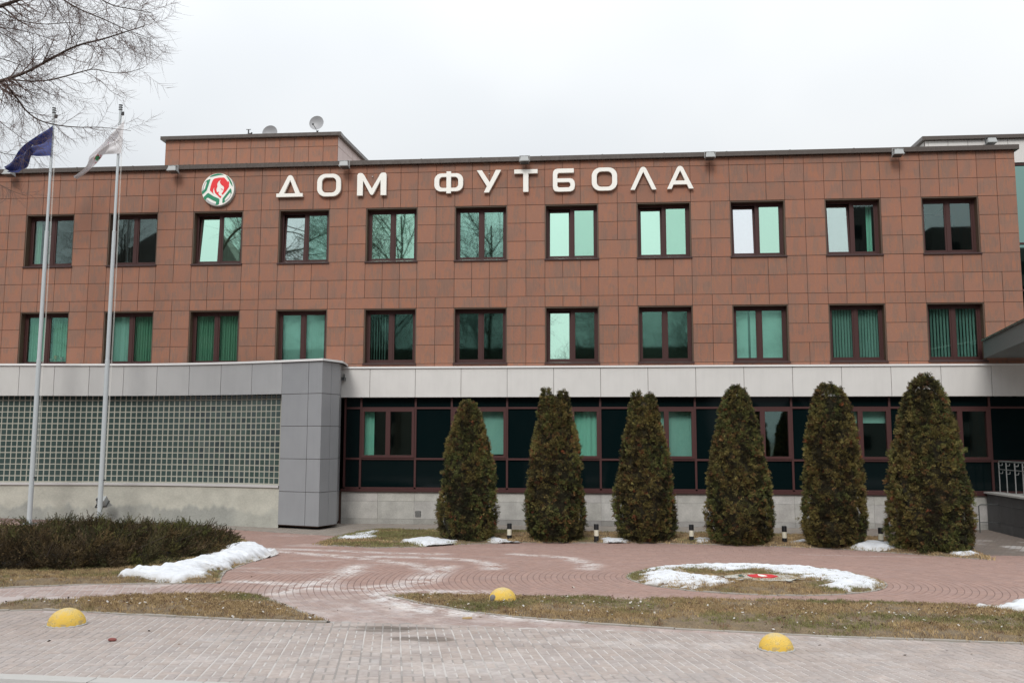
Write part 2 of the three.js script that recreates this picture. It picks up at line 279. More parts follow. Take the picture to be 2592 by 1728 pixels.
win(0, 0, { hang: [['curtain', 0, 0.13, M.curtainGreen]], glass: M.dim }); win(0, 1, { glass: M.dim });
win(0, 2, { tilt: 1, hang: [['sheet', 0, 0.46], ['sheet', 0.9, 1]], glass: [M.bright, M.mirror] }); win(0, 3, { tilt: 1, hang: [['sheet', 0, 0.46], ['sheet', 0.54, 1]], glass: [M.greyed, M.mid] });
win(0, 4, { hang: [['sheet', 0, 1, 0.9]], glass: M.mirror }); win(0, 5, { glass: M.mid });
win(0, 6, { tilt: 1, hang: [['sheet', 0, 0.46], ['slats', 0.5, 1, 0.085, 0.15]], glass: [M.bright, M.mirror] }); win(0, 7, { tilt: 1, hang: [['sheet', 0, 0.46], ['sheet', 0.5, 1]], glass: [M.bright, M.mirror] });
win(0, 8, { tilt: 1, glass: [M.neutral, M.bright], hang: [['sheet', 0, 0.46], ['slats', 0.5, 1, 0.085, 0.1]] }); win(0, 9, { tilt: 1, glass: [M.greyed, M.dim], hang: [['curtain', 0.88, 1]] }); win(0, 10, { glass: M.dim });
win(1, 0, { hang: [['curtain', 0, 0.4, M.curtainGreen], ['curtain', 0.56, 1, M.curtainGreen]] }); win(1, 1, { hang: [['sheet', 0, 0.45], ['curtain', 0.5, 1, M.curtainGreen]] });
win(1, 2, { hang: [['curtain', 0, 0.47, M.curtainGreen], ['curtain', 0.53, 1, M.curtainGreen]] }); win(1, 3, { hang: [['slats', 0, 1, 0.082, 0.2]] });
win(1, 4, { glass: M.deep, hang: [['slats', 0.0, 0.35, 0.09, 1.2]] }); win(1, 5, { glass: M.deep }); win(1, 6, { tilt: 1, glass: [M.bright, M.pane], hang: [['sheet', 0, 0.46]] });
win(1, 7); win(1, 8, { hang: [['slats', 0, 1, 0.083, 0.25, 0.52, 0.6]] }); win(1, 9, { hang: [['slats', 0, 1, 0.09, 0.95]] }); win(1, 10, { hang: [['slats', 0, 1, 0.1, 1.22]] });
{ // trophies on a window ledge
  M.cupGold = mat([0.5, 0.36, 0.08], 0.25, { metalness: 0.8 });
  [[0.97, 0.16, M.steel, 'small silver trophy cup behind the first lower window, nearest its mullion'], [1.14, 0.27, M.cupGold, 'tall golden trophy cup behind the right pane of the first lower window'], [1.36, 0.21, M.steel, 'silver trophy cup right of the golden one behind the first lower window']].forEach(([x, h, m, label]) => { const g = new THREE.LatheGeometry([[0.05, 0], [0.05, 0.02], [0.012, 0.04], [0.012, h * 0.45], [0.045, h * 0.6], [0.06, h], [0.05, h]].map((q) => new THREE.Vector2(...q)), 12); const o = solo('trophy_cup', g, m, label, 'trophy', 'trophies on the window ledge'); o.position.set(x, 5.267, -0.37); });
}
// pale fascia band
const FZ = 0.12;
{
  const fascia = part('fascia', box(11.2, 34.6, 4.07, 5.04, -0.3, FZ - 0.03), M.backing, building);
  let x = 11.31; const seams = [12.27]; for (let k = 1; k < 16; k++) seams.push(12.27 + 1.502 * k);
  for (const s of seams) { part('fascia_panel', new MB().plate(x + 0.006, s - 0.006, 4.062, 5.0, FZ, 0.025, 0.005, rr(0, 2), rr(0, 2)).build(), M.fascia, fascia); x = s; if (x > 34.5) break; }
  part('fascia_cap', box(11.2, 34.6, 5.004, 5.06, -0.02, FZ + 0.045), M.fasciaEdge, fascia);
  part('fascia_soffit', box(11.2, 34.6, 4.055, 4.068, -0.5, FZ - 0.005), M.coping, fascia);
}
// ground floor glazing
const GZ = -0.12;
{
  const gl = part('ground_floor_glazing', box(11.35, 34.4, 1.02, 1.06, GZ - 0.2, GZ + 0.16), M.frame, building);
  const X = [11.42]; for (let i = 4; i < 11; i++) X.push(3 * i - 0.05, 3 * i + 1.76); X.push(33.2);
  const Yt = 3.72, Ym = 2.075, Yb = 1.15;
  const fr = new MB(), bw = 0.032;
  for (const x of X) fr.box(x - bw, x + bw, Yb, 4.06, GZ - 0.05, GZ + 0.05);
  for (const y of [Yb - 0.02, Ym, Yt]) for (let k = 0; k + 1 < X.length; k++) fr.box(X[k] + bw, X[k + 1] - bw, y - bw, y + bw, GZ - 0.05, GZ + 0.045);
  part('mullion', fr.build(), M.frameLight, gl);
  part('sill_trim', new MB().box(11.35, 33.2, 1.06, 1.09, GZ - 0.06, GZ + 0.15).box(11.35, 33.2, 1.093, 1.11, GZ - 0.06, GZ + 0.09).build(), M.frameLight, gl);
  for (let k = 0; k + 1 < X.length; k++) {
    const a = X[k] + bw, b = X[k + 1] - bw, isWin = k % 2 === 1 && k < 15;
    part('glass_panel', box(a, b, Yb + 0.012, Ym - bw, GZ - 0.02, GZ), M.darkGlass, gl); part('glass_panel', box(a, b, Yt + bw, 4.055, GZ - 0.02, GZ), M.darkGlass, gl);
    if (!isWin) { part('glass_panel', box(a, b, Ym + bw, Yt - bw, GZ - 0.02, GZ), M.darkGlass, gl); continue; }
    const sf = new MB(), y0 = Ym + bw, y1 = Yt - bw, t = 0.085, m = (a + b) / 2, z0 = GZ - 0.04, z1 = GZ + 0.075;
    sf.box(a, a + t, y0, y1, z0, z1).box(b - t, b, y0, y1, z0, z1).box(a + t, b - t, y0, y0 + t, z0, z1).box(a + t, b - t, y1 - t, y1, z0, z1).box(m - 0.075, m + 0.075, y0 + t, y1 - t, z0, z1);
    part('window_frame', sf.build(), M.frameLight, gl);
    part('pane', box(a + t, m - 0.075, y0 + t, y1 - t, GZ - 0.01, GZ - 0.002), M.clearPane, gl); part('pane', box(m + 0.075, b - t, y0 + t, y1 - t, GZ - 0.01, GZ - 0.002), M.clearPane, gl);
    const i = (k - 1) / 2, zc = GZ - 0.2;
    if (i === 0) part('curtain', clothSheet(a, a + 0.36, y0, y1, zc, 2, 0.02), M.curtain, gl);
    if (i === 1) part('roller_blind', clothSheet(m, b, y0 + 0.12, y1, zc, 1, 0.004), M.blind, gl);
    if (i === 2) part('curtain', clothSheet(m, b, y0, y1, zc, 5, 0.015), M.curtain, gl);
    if (i === 3) part('vertical_blind', slats(a, b, y0, y1, zc, 0.085, 0.3), M.blind, gl);
    if (i === 5) part('roller_blind', clothSheet(m - 0.4, b, y1 - 0.45, y1, zc, 1, 0.004), M.blind, gl);
  }
  // rooms behind the operable windows
  const rm = new MB(); rm.box(11.4, 33, 1.2, 1.3, -4, GZ - 0.3).box(11.4, 33, 1.2, 4.1, -4.1, -4); part('room_wall', rm.build(), M.inner, gl);
  // entrance glazing at the far right
  part('glass_panel', box(33.24, 34.4, Yb, Yt - 0.03, GZ - 0.02, GZ - 0.01), M.pane, gl); part('glass_panel', box(33.24, 34.4, Yt + 0.03, 4.05, GZ - 0.02, GZ - 0.01), M.darkGlass, gl); part('mullion', box(33.24, 34.4, Yt - 0.03, Yt + 0.03, GZ - 0.05, GZ + 0.04), M.frameLight, gl);
  part('green_panel', box(33.45, 34.2, 1.2, 2.35, GZ - 0.8, GZ - 0.7), mat([0.22, 0.62, 0.05], 0.5), gl);
}
// granite plinth
{
  const pl = part('plinth', box(11.2, 34.6, -0.4, 1.02, -0.4, -0.06), M.backing, building);
  let x = 11.36; const tone = (k = 1) => { const t = rr(0.93, 1.06) * k; return [t, t * rr(0.985, 1.01), t * rr(0.97, 1.01)]; };
  while (x < 34.4) { const w = 1.2; for (const [y0, y1, k] of [[-0.4, 0.16, 0.8], [0.16, 0.72, 1], [0.72, 1.015, 1.02]]) { const m = new MB(); m.col = tone(k * (y0 < 0 && rnd() < 0.35 ? 0.82 : 1)); const ou = rr(0, 1), ov = rr(0, 1); part('plinth_slab', m.plate(x + 0.0025, x + w - 0.0025, y0 + 0.0025, y1 - 0.0025, -0.03, 0.03, 0.002, ou, ov).build(), M.granite, pl); } x += w; }
  const v = Zp(960, 1180, -0.02); part('vent_grille', new MB().box(v.x - 0.09, v.x + 0.09, v.y - 0.09, v.y + 0.09, -0.032, -0.012).build(), M.lampDark, pl);
  const sl = new MB(); for (let k = 0; k < 6; k++) sl.box(v.x - 0.075, v.x + 0.075, v.y - 0.08 + k * 0.027, v.y - 0.065 + k * 0.027, -0.011, -0.006); part('vent_louvre', sl.build(), M.steel, pl);
}
// penthouse on the roof; its right side is not square to the front
{
  const z = -5.2, a = Zp(380, 330, z), b = Zp(776, 312, z), y1 = (Zp(380, 322, z).y + Zp(779, 312, z).y) / 2, y0 = 11.8, ang = 3.8 * Math.PI / 180, L = 6.5, ex = Math.sin(ang) * L, ez = -Math.cos(ang) * L;
  const ph = part('penthouse', new MB().quad([a.x, y0, z - 0.03], [b.x, y0, z - 0.03], [b.x, y1, z - 0.03], [a.x, y1, z - 0.03]).quad([b.x - 0.03, y0, z - 0.03], [b.x + ex - 0.03, y0, z + ez], [b.x + ex - 0.03, y1, z + ez], [b.x - 0.03, y1, z - 0.03]).quad([a.x, y0, z + ez], [a.x, y0, z], [a.x, y1, z], [a.x, y1, z + ez]).quad([b.x + ex, y0, z + ez], [a.x, y0, z + ez], [a.x, y1, z + ez], [b.x + ex, y1, z + ez]).quad([a.x, y1, z], [b.x, y1, z], [b.x + ex, y1, z + ez], [a.x, y1, z + ez]).build(), M.backing, building);
  const n = 12, w = (b.x - a.x) / n, rows = [y1 - 0.02, y1 - 0.42, y1 - 1.05, y1 - 1.68, y1 - 2.31, y1 - 2.94, y1 - 3.5]; const tone = () => { const k = rr(0.96, 1.05); return [k * 1.02, k, k * 0.98]; };
  for (let r = 0; r + 1 < rows.length; r++) for (let i = 0; i < n; i++) { const m = new MB(); m.col = tone();  part('cladding_tile', m.plate(a.x + i * w + 0.006, a.x + i * w + w - 0.006, rows[r + 1] + 0.006, rows[r] - 0.006, z, 0.025, 0.004, rr(0, 3.3) - a.x - i * w, rr(0, 3.3) - rows[r + 1]).build(), M.clad[1], ph); }
  const mSide = mat([0.52, 0.40, 0.37], 0.4);
  for (let r = 0; r + 1 < rows.length; r++) for (let i = 0; i < 11; i++) { const m = new MB(); m.plate(i * 0.59 + 0.006, i * 0.59 + 0.584, rows[r + 1] + 0.006, rows[r] - 0.006, 0.005, 0.025, 0.004); const o = part('side_tile', m.build(), mSide, ph); o.position.set(b.x, 0, z - 0.03); o.rotation.y = Math.PI / 2 - ang; }
  const c = new MB(), q = 0.16, h0 = y1 - 0.02, h1 = y1 + 0.12;
  c.box(a.x - q, b.x + q, h0, h1, z - 0.3, z + q); part('coping', c.build(), M.coping, ph);
  const cs = part('coping', box(0, L, h0, h1 - 0.003, -0.3, q), M.coping, ph); cs.position.set(b.x, 0, z - 0.3); cs.rotation.y = Math.PI / 2 - ang;
}

// ---------- curved low wing with glass blocks, ending in a grey panelled pier ----------
{
  const wing = thing('curved_wing', 'low curved wing of glass blocks under a pale panelled band, ending in a grey pier', 'building');
  const ctrl = [[-8, 1.5], [-4, 1.22], [0.13, 1.0], [1.9, 0.86], [3.7, 0.74], [5.2, 0.76], [6.8, 0.93], [8.3, 1.22], [9.87, 1.68]];
  const curve = new THREE.CatmullRomCurve3(ctrl.map(([x, z]) => new THREE.Vector3(x, 0, z)), false, 'centripetal'); curve.arcLengthDivisions = 800; const Lc = curve.getLength();
  const at = (s, off = 0) => { const t = clamp(s / Lc), p = curve.getPointAt(t), d = curve.getTangentAt(t); const n = new THREE.Vector3(-d.z, 0, d.x); return { p: p.clone().addScaledVector(n, off), yaw: Math.atan2(-d.z, d.x), n }; };
  const strip = (y0, y1, off0, off1, n = 60) => { const b = new MB(); let u = 0; for (let k = 0; k < n; k++) { const A = at(Lc * k / n, off1).p, B = at(Lc * (k + 1) / n, off1).p, C = at(Lc * k / n, off0).p, D = at(Lc * (k + 1) / n, off0).p, l = A.distanceTo(B); b.quad([A.x, y0, A.z], [B.x, y0, B.z], [B.x, y1, B.z], [A.x, y1, A.z], [[u, y0], [u + l, y0], [u + l, y1], [u, y1]]); b.quad([A.x, y1, A.z], [B.x, y1, B.z], [D.x, y1, D.z], [C.x, y1, C.z], [[u, 0], [u + l, 0], [u + l, 0.1], [u, 0.1]]); b.quad([C.x, y0, C.z], [D.x, y0, D.z], [B.x, y0, B.z], [A.x, y0, A.z], [[u, 0], [u + l, 0], [u + l, 0.1], [u, 0.1]]); u += l; } return b.build(); };
  // mortar wall and blocks
  const wy0 = 1.28, wy1 = 4.16, ph = 0.189, nR = 15, pw = 0.186, nC = Math.floor((Lc - 0.02) / pw);
  const mortar = part('block_wall', strip(wy0, wy1, -0.45, -0.265), mat([0.37, 0.36, 0.305], 0.85), wing);
  const mGlass = [[0.046, 0.072, 0.067], [0.062, 0.094, 0.083], [0.034, 0.050, 0.052], [0.05, 0.072, 0.072], [0.042, 0.07, 0.06], [0.085, 0.11, 0.10]].map((c) => phys(c, 0.16, { specularIntensity: 1 }));
  const bg = new MB().plate(-0.0815, 0.0815, -0.084, 0.084, 0, 0.03, 0.014).build();
  const cells = []; for (let r = 0; r < nR; r++) for (let c = 0; c < nC; c++) cells.push([r, c]);
  const order = cells.filter(([r, c]) => (nC - c) * pw < 11).sort((p, q) => (q[1] - p[1]) || (p[0] - q[0])), solo300 = new Set(order.slice(0, 300).map(([r, c]) => r * 1000 + c)), restG = [];
  for (const [r, c] of cells) {
    const q = at(Lc - (c + 0.5) * pw - 0.02, -0.256 - rr(0, 0.002)), y = wy0 + 0.03 + (r + 0.5) * ph;
    if (solo300.has(r * 1000 + (nC - 1 - c)) || false) { const o = part('glass_block', bg, mGlass[Math.floor(Math.pow(rnd(), 1.5) * 5.4)], mortar); o.position.set(q.p.x, y, q.p.z); o.rotation.y = q.yaw; }
    else { const g = bg.clone(); g.applyMatrix4(new THREE.Matrix4().makeRotationY(q.yaw).setPosition(q.p.x, y, q.p.z)); restG.push(g); }
  }
  const st = part('glass_block', mergeGeometries(restG), mGlass[0], mortar); st.userData.kind = 'stuff';
  part('ledge', strip(1.215, 1.28, -0.4, 0.03), mat([0.52, 0.50, 0.49], 0.5), wing);
  const mStain = mat([0.96, 0.95, 0.88], 0.85, { map: pixTex(1024, 128, (u, v) => { const a = vn(u * 700, v * 110), c = fbm(u * 60, v * 6, 4), h = 0.10 + 0.36 * fbm(u * 60 + 5, 1.5, 4), d = v > 0.8 ? 1 : sstep(h + 0.06, h - 0.03, v) * (0.45 + 0.55 * sstep(0.3, 0.6, fbm(u * 26, 7, 3))); let k = 0.47 * (0.80 + 0.2 * a + 0.32 * (c - 0.5) + 0.1); k *= 1 - 0.30 * d; return [k * lerp(1.02, 0.98, d), k, k * lerp(0.93, 0.98, d)]; }, true, [1 / 20, 1 / 1.7]) });
  part('plinth', strip(-0.3, 1.215, -0.3, -0.02), mStain, wing);
  // band of panels
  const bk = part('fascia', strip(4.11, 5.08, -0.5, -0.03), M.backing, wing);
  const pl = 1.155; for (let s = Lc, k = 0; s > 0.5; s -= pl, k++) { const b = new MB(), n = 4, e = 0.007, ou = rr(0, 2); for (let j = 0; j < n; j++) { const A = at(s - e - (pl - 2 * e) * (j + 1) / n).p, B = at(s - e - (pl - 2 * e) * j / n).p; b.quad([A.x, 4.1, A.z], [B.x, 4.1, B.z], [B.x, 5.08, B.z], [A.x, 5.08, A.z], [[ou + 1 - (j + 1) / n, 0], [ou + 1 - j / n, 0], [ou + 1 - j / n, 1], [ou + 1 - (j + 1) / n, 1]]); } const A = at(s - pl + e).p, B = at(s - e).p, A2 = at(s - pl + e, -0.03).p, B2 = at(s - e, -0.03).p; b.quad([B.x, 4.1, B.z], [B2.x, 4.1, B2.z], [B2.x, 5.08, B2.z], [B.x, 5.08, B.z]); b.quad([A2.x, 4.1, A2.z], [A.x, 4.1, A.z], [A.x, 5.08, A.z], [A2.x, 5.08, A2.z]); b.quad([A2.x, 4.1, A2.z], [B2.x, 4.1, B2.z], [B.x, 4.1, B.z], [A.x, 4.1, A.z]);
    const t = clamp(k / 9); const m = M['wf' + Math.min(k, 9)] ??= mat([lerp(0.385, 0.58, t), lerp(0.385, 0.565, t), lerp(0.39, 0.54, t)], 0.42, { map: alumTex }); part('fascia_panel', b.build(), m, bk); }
  part('fascia_cap', strip(5.085, 5.15, -0.5, 0.05), M.fasciaEdge, wing);
  part('roof', (() => { const b = new MB(); for (let k = 0; k < 30; k++) { const A = at(Lc * k / 30, -0.4).p, B = at(Lc * (k + 1) / 30, -0.4).p; b.quad([A.x, 5.07, A.z], [B.x, 5.07, B.z], [B.x, 5.07, -0.02], [A.x, 5.07, -0.02]); } return b.build(); })(), M.concrete, wing);
  // grey pier
  const A = [9.87, 1.68], B = [11.30, 2.19], C = [11.60, 1.33], D2 = [11.45, 0.05];
  const pier = part('pier', (() => { const b = new MB(), i = 0.03; const w = (p, q) => b.quad([p[0], 0.08, p[1]], [q[0], 0.08, q[1]], [q[0], 5.08, q[1]], [p[0], 5.08, p[1]]); w([A[0], A[1] - i], [B[0] - i, B[1] - i * 1.3]); w([B[0] - i, B[1] - i * 1.3], [C[0] - i, C[1]]); w([C[0] - i, C[1]], [10.9, 0]); w([10.5, 0], [A[0], A[1] - i]); b.quad([A[0], 0.08, A[1] - i], [10.5, 0.08, 0], [C[0] - i, 0.08, C[1]], [B[0] - i, 0.08, B[1] - i]); b.box(10.4, 11.2, -0.2, 0.08, 0.6, 1.5); return b.build(); })(), M.backing, wing);
  const face = (P, Q, cuts, seed2) => { const L = Math.hypot(Q[0] - P[0], Q[1] - P[1]), yaw = Math.atan2(-(Q[1] - P[1]), Q[0] - P[0]); const ys = [0.10, 1.11, 2.105, 3.10, 4.09, 5.08], xs = [0, ...cuts.map((c) => c * L), L]; for (let r = 0; r < 5; r++) for (let k = 0; k + 1 < xs.length; k++) { const e0 = k ? 0.007 : 0, e1 = k + 2 < xs.length ? 0.007 : 0; const o = part('pier_panel', new MB().plate(xs[k] + e0, xs[k + 1] - e1, ys[r] + 0.007, ys[r + 1] - 0.007, 0, 0.022, 0.003, rr(0, 2), rr(0, 2)).build(), M.grey, pier); o.position.set(P[0], 0, P[1]); o.rotation.y = yaw; } };
  face(A, B, [0.665]); face(B, C, [0.52]);
  face([C[0], C[1] - 0.01], [11.3, 0.02], []);
  const cap = new MB(); const o = 0.06, P4 = [[A[0] - 0.02, A[1] + o], [B[0] + o * 0.5, B[1] + o * 1.3], [C[0] + o * 1.6, C[1]], [11.5, 0.0], [10.0, 0.0]]; cap.quad([P4[0][0], 5.085, P4[0][1]], [P4[1][0], 5.085, P4[1][1]], [P4[1][0], 5.15, P4[1][1]], [P4[0][0], 5.15, P4[0][1]]).quad([P4[1][0], 5.085, P4[1][1]], [P4[2][0], 5.085, P4[2][1]], [P4[2][0], 5.15, P4[2][1]], [P4[1][0], 5.15, P4[1][1]]).quad([P4[2][0], 5.085, P4[2][1]], [P4[3][0], 5.085, P4[3][1]], [P4[3][0], 5.15, P4[3][1]], [P4[2][0], 5.15, P4[2][1]]); cap.quad([P4[0][0], 5.15, P4[0][1]], [P4[1][0], 5.15, P4[1][1]], [P4[2][0], 5.15, P4[2][1]], [P4[3][0], 5.15, P4[3][1]]).quad([P4[0][0], 5.15, P4[0][1]], [P4[3][0], 5.15, P4[3][1]], [P4[4][0], 5.15, P4[4][1]], [P4[4][0], 5.15, P4[4][1]]).quad([P4[3][0], 5.085, P4[3][1]], [P4[1][0], 5.085, P4[1][1]], [P4[0][0], 5.085, P4[0][1]], [P4[4][0], 5.085, P4[4][1]]);
  part('pier_cap', cap.build(), M.fasciaEdge, pier);
}
// security camera between pier and band
{ const c = solo('security_camera', new MB().box(-0.05, 0.05, -0.05, 0.05, 0, 0.2).box(-0.015, 0.015, 0.05, 0.16, 0.02, 0.06).build(), M.lampDark, 'small dark security camera at the pale band beside the grey pier', 'camera'); c.position.set(11.42, 4.66, 0.12); }

// ---------- white building behind on the right ----------
{
  const z = -6, l = Zp(2125, 321, z), y1 = l.y + 0.08, y0 = Zp(2340, 374, z).y, wb = thing('white_building', 'white panelled building with green glass front behind the right end of the brown one', 'building');
  const core = part('wall', new MB().box(l.x + 0.02, l.x + 20, y0, y1, z - 16, z - 0.03).build(), M.backing, wb);
  let x = l.x; for (let k = 0; k < 14; k++) { const w = k ? 0.74 : 0.12; part('wall_panel', new MB().plate(x + 0.006, x + w - 0.006, y0 + 0.02, y1 - 0.13, z, 0.03, 0.004).build(), M.fascia, core); x += w; }
  const mside = M.fascia; for (let k = 0; k < 8; k++) { const o = part('wall_panel', new MB().plate(0.01 + k * 1.2, 1.19 + k * 1.2, y0 + 0.02, y1 - 0.13, 0.01, 0.03, 0.004).build(), mside, core); o.position.set(l.x + 0.01, 0, z - 10); o.rotation.y = -Math.PI / 2; o.position.z = z - 9.7 + 0; }
  part('coping', box(l.x - 0.14, l.x + 20, y1 - 0.12, y1 + 0.02, z - 16, z + 0.14), M.coping, wb);
  const gx = BX1 - 0.6, gl = part('curtain_wall', box(gx, gx + 12, -0.2, y0, z - 15.9, z - 0.12), M.backing, wb); const fr = new MB(); const ys = [0, 2.4, 4.6, 6.55, 8.35, 10.15, y0 - 0.05];
  for (let k = 0; k + 1 < ys.length; k++) for (let i = 0; i < 8; i++) part('pane', box(gx + i * 1.4 + 0.03, gx + i * 1.4 + 1.37, ys[k] + 0.03, ys[k + 1] - 0.03, z - 0.11, z - 0.09), M.gw ??= phys([0.24, 0.38, 0.34], 0.02, { metalness: 1 }), gl);
  for (const y of ys) fr.box(gx, gx + 11.2, y - 0.035, y + 0.035, z - 0.1, z - 0.03); for (let i = 0; i < 9; i++) fr.box(gx + i * 1.4 - 0.03, gx + i * 1.4 + 0.03, 0, y0 - 0.1, z - 0.1, z - 0.025); part('mullion', fr.build(), M.frame, gl);
}
// entrance canopy, slab reaching towards the street at a slant
{
  const can = thing('entrance_canopy', 'dark grey entrance canopy slab jutting out over the ramp', 'canopy');
  const a = Zp(2259, 784, 0.14), b = Zp(2262, 822, 0.14), dx = -0.21, dz = 0.978, L = 5.5, W = 9;
  const pt = (t, s, y) => [a.x + dx * t + s, y, 0.14 + dz * t], yt = a.y, yb = b.y;
  const m = new MB(); m.quad(pt(0, 0, yb), pt(L, 0, yb), pt(L, 0, yt), pt(0, 0, yt)).quad(pt(L, 0, yb), pt(L, W, yb), pt(L, W, yt), pt(L, 0, yt)).quad(pt(0, 0, yt), pt(L, 0, yt), pt(L, W, yt), pt(0, W, yt)).quad(pt(0, W, yb), pt(L, W, yb), pt(L, 0, yb), pt(0, 0, yb)); part('slab', m.build(), M.canopyM = mat([0.13, 0.145, 0.145], 0.5), can);
  const e = new MB(); e.quad(pt(0, -0.06, yt), pt(L + 0.06, -0.06, yt), pt(L + 0.06, -0.06, yt + 0.05), pt(0, -0.06, yt + 0.05)).quad(pt(0, -0.06, yt + 0.05), pt(L, -0.06, yt + 0.05), pt(L, 0.25, yt + 0.05), pt(0, 0.25, yt + 0.05)).quad(pt(0, 0.2, yt + 0.001), pt(L, 0.2, yt + 0.001), pt(L, -0.06, yt + 0.001), pt(0, -0.06, yt + 0.001)); part('edge_trim', e.build(), M.coping, can);
  const k = new MB(); k.quad(pt(1.6, 0.4, yt + 0.002), pt(L, 0.4, yt + 0.002), pt(L, 0.4, yt + 0.12), pt(1.6, 0.4, yt + 0.12)).quad(pt(1.6, 0.4, yt + 0.12), pt(L, 0.4, yt + 0.12), pt(L, 1.5, yt + 0.35), pt(1.6, 1.5, yt + 0.35)); part('roof_light', k.build(), M.frameLight, can);
}
// ramp wall with railing
{
  const rp = thing('entrance_ramp', 'grey stone clad entrance ramp wall with a pale coping under the canopy', 'ramp');
  const x0 = 31.5, dx = -0.045, L = 6.5, slab = (t) => x0 + dx * t, top = 1.10;
  const m = new MB(), dark = mat([0.62, 0.63, 0.66], 0.7, { map: graniteTex, vertexColors: true });
  const body = part('ramp_body', new MB().quad([x0 + 0.02, -0.3, 0], [slab(L) + 0.02, -0.3, L], [slab(L) + 0.02, top, L], [x0 + 0.02, top, 0]).quad([slab(L), -0.3, L], [40, -0.3, L], [40, top, L], [slab(L), top, L]).quad([x0, top, 0], [slab(L), top, L], [40, top, L], [40, top, 0]).build(), M.concrete, rp);
  for (let r = 0; r < 3; r++) for (let k = 0; k < 7; k++) { const b = new MB(); const t = rr(0.19, 0.27); b.col = [t, t, t * 1.02]; const o = part('stone_slab', b.plate(0.004 + k * 0.9, 0.896 + k * 0.9, [-0.3, 0.28, 0.80][r] + 0.004, [0.28, 0.80, top][r] - 0.004, 0, 0.025, 0.003, rr(0, 1), rr(0, 1)).build(), dark, body); o.position.set(slab(0), 0, 0.0); o.rotation.y = -Math.PI / 2 - 0.045; }
  part('coping', (() => { const b = new MB(); const c = (t, s, y) => [slab(t) + s, y, t]; b.quad(c(0, -0.08, top), c(L, -0.08, top), c(L, -0.08, top + 0.05), c(0, -0.08, top + 0.05)).quad(c(0, -0.08, top + 0.05), c(L, -0.08, top + 0.05), c(L, 0.4, top + 0.05), c(0, 0.4, top + 0.05)).quad(c(0, 0, top), c(L, 0, top), c(L, -0.08, top), c(0, -0.08, top)); return b.build(); })(), M.concrete, rp);
  const rl = thing('ramp_railing', 'thin steel railing with small hooks standing on the ramp wall', 'railing'); const bars = (name, f) => { const b = new MB(); f(b); part(name, b.build(), M.steel, rl); };
  const zs = [2523.6, 2544, 2568, 2590, 2613, 2637].map((px) => Xp(px / S, 1235 / S, 31.62).z); const rx = (z) => 31.6 + dx * z + 0.14;
  for (const z of zs) { bars('post', (b) => b.bar([rx(z), top + 0.05, z], [rx(z), top + 0.95, z], 0.017)); bars('hook', (b) => b.bar([rx(z), top + 0.86, z], [rx(z) + 0.09, top + 0.86, z + 0.02], 0.008).bar([rx(z) + 0.09, top + 0.86, z + 0.02], [rx(z) + 0.1, top + 0.93, z + 0.02], 0.008).bar([rx(z), top + 0.62, z], [rx(z) + 0.09, top + 0.62, z + 0.02], 0.008).bar([rx(z) + 0.09, top + 0.62, z + 0.02], [rx(z) + 0.1, top + 0.69, z + 0.02], 0.008)); }
  const z0 = zs[0], z1 = zs[5] + 0.3; bars('handrail', (b) => b.bar([rx(z0) + 0.02, top + 0.98, z0], [rx(z1) + 0.02, top + 0.98, z1], 0.026)); bars('mid_rail', (b) => b.bar([rx(z0), top + 0.74, z0], [rx(z1), top + 0.74, z1], 0.014));
  const hp = G(2254, 1236), bt = solo('pipe_rail', new MB().tube([[0, 0, 0], [0, 0.78, 0], [0.06, 0.82, 0], [0.6, 0.82, 0], [0.66, 0.78, 0], [0.66, 0, 0]].map((p) => new THREE.Vector3(...p)), [0.016, 0.016, 0.016, 0.016, 0.016, 0.016], 6).bar([0, 0.3, 0], [0.66, 0.3, 0], 0.012).build(), M.lampDark, 'thin dark bent pipe rail by the plinth beside the tallest thuja', 'rail'); bt.position.set(Zp(2251, 1200, 0.9).x, 0, 0.9);
}

// ---------- ground ----------
const lawnL = poly([[-60, 1402], [0, 1391], [60, 1384], [300, 1372], [480, 1368], [560, 1367], [600, 1372], [640, 1386], [700, 1409], [752, 1429], [560, 1424], [330, 1412], [100, 1400], [-60, 1404]]);
const lawnR = poly([[890, 1367], [1000, 1369], [1150, 1373], [1500, 1380], [1800, 1384], [2100, 1390], [2352, 1401], [2560, 1412], [2560, 1490], [2352, 1478], [2100, 1469], [1900, 1461], [1550, 1444], [1350, 1431], [1200, 1418], [1080, 1405], [980, 1388]]);
const lawnJ = poly([[-160, 1362], [0, 1350], [200, 1342], [500, 1339], [505, 1325], [515, 1312], [560, 1295], [625, 1276], [580, 1250], [545, 1236], [500, 1222], [250, 1216], [0, 1212], [-160, 1210]]);
const lawnM = poly([[725, 1251], [860, 1258], [960, 1256], [1050, 1250], [1200, 1246], [1500, 1247], [1700, 1252], [1900, 1259], [2100, 1273], [2280, 1286], [2225, 1262], [2170, 1242], [1900, 1232], [1400, 1224], [1000, 1219], [850, 1219], [775, 1234]]);
const isl = (() => { const l = G(1445, 1330), r = G(2050, 1345), t = G(1740, 1302), b = G(1780, 1367); const c = [(l.x + r.x) / 2, (t.z + b.z) / 2], a = (r.x - l.x) / 2, bz = (b.z - t.z) / 2; return { c, a, b: bz, P: Array.from({ length: 48 }, (_, k) => [c[0] + a * Math.cos(k / 48 * 6.2832), c[1] + bz * Math.sin(k / 48 * 6.2832)]) }; })();
const kerbA = G(0, 1560), kerbB = G(560, 1582), kerbDir = [(kerbB.x - kerbA.x), (kerbB.z - kerbA.z)];
const kerbZ = (x) => kerbA.z + (x - kerbA.x) * kerbDir[1] / kerbDir[0];
const fa = G(330, 1413), fb = G(1900, 1462); // front edge of the lawns: start of the street pavement
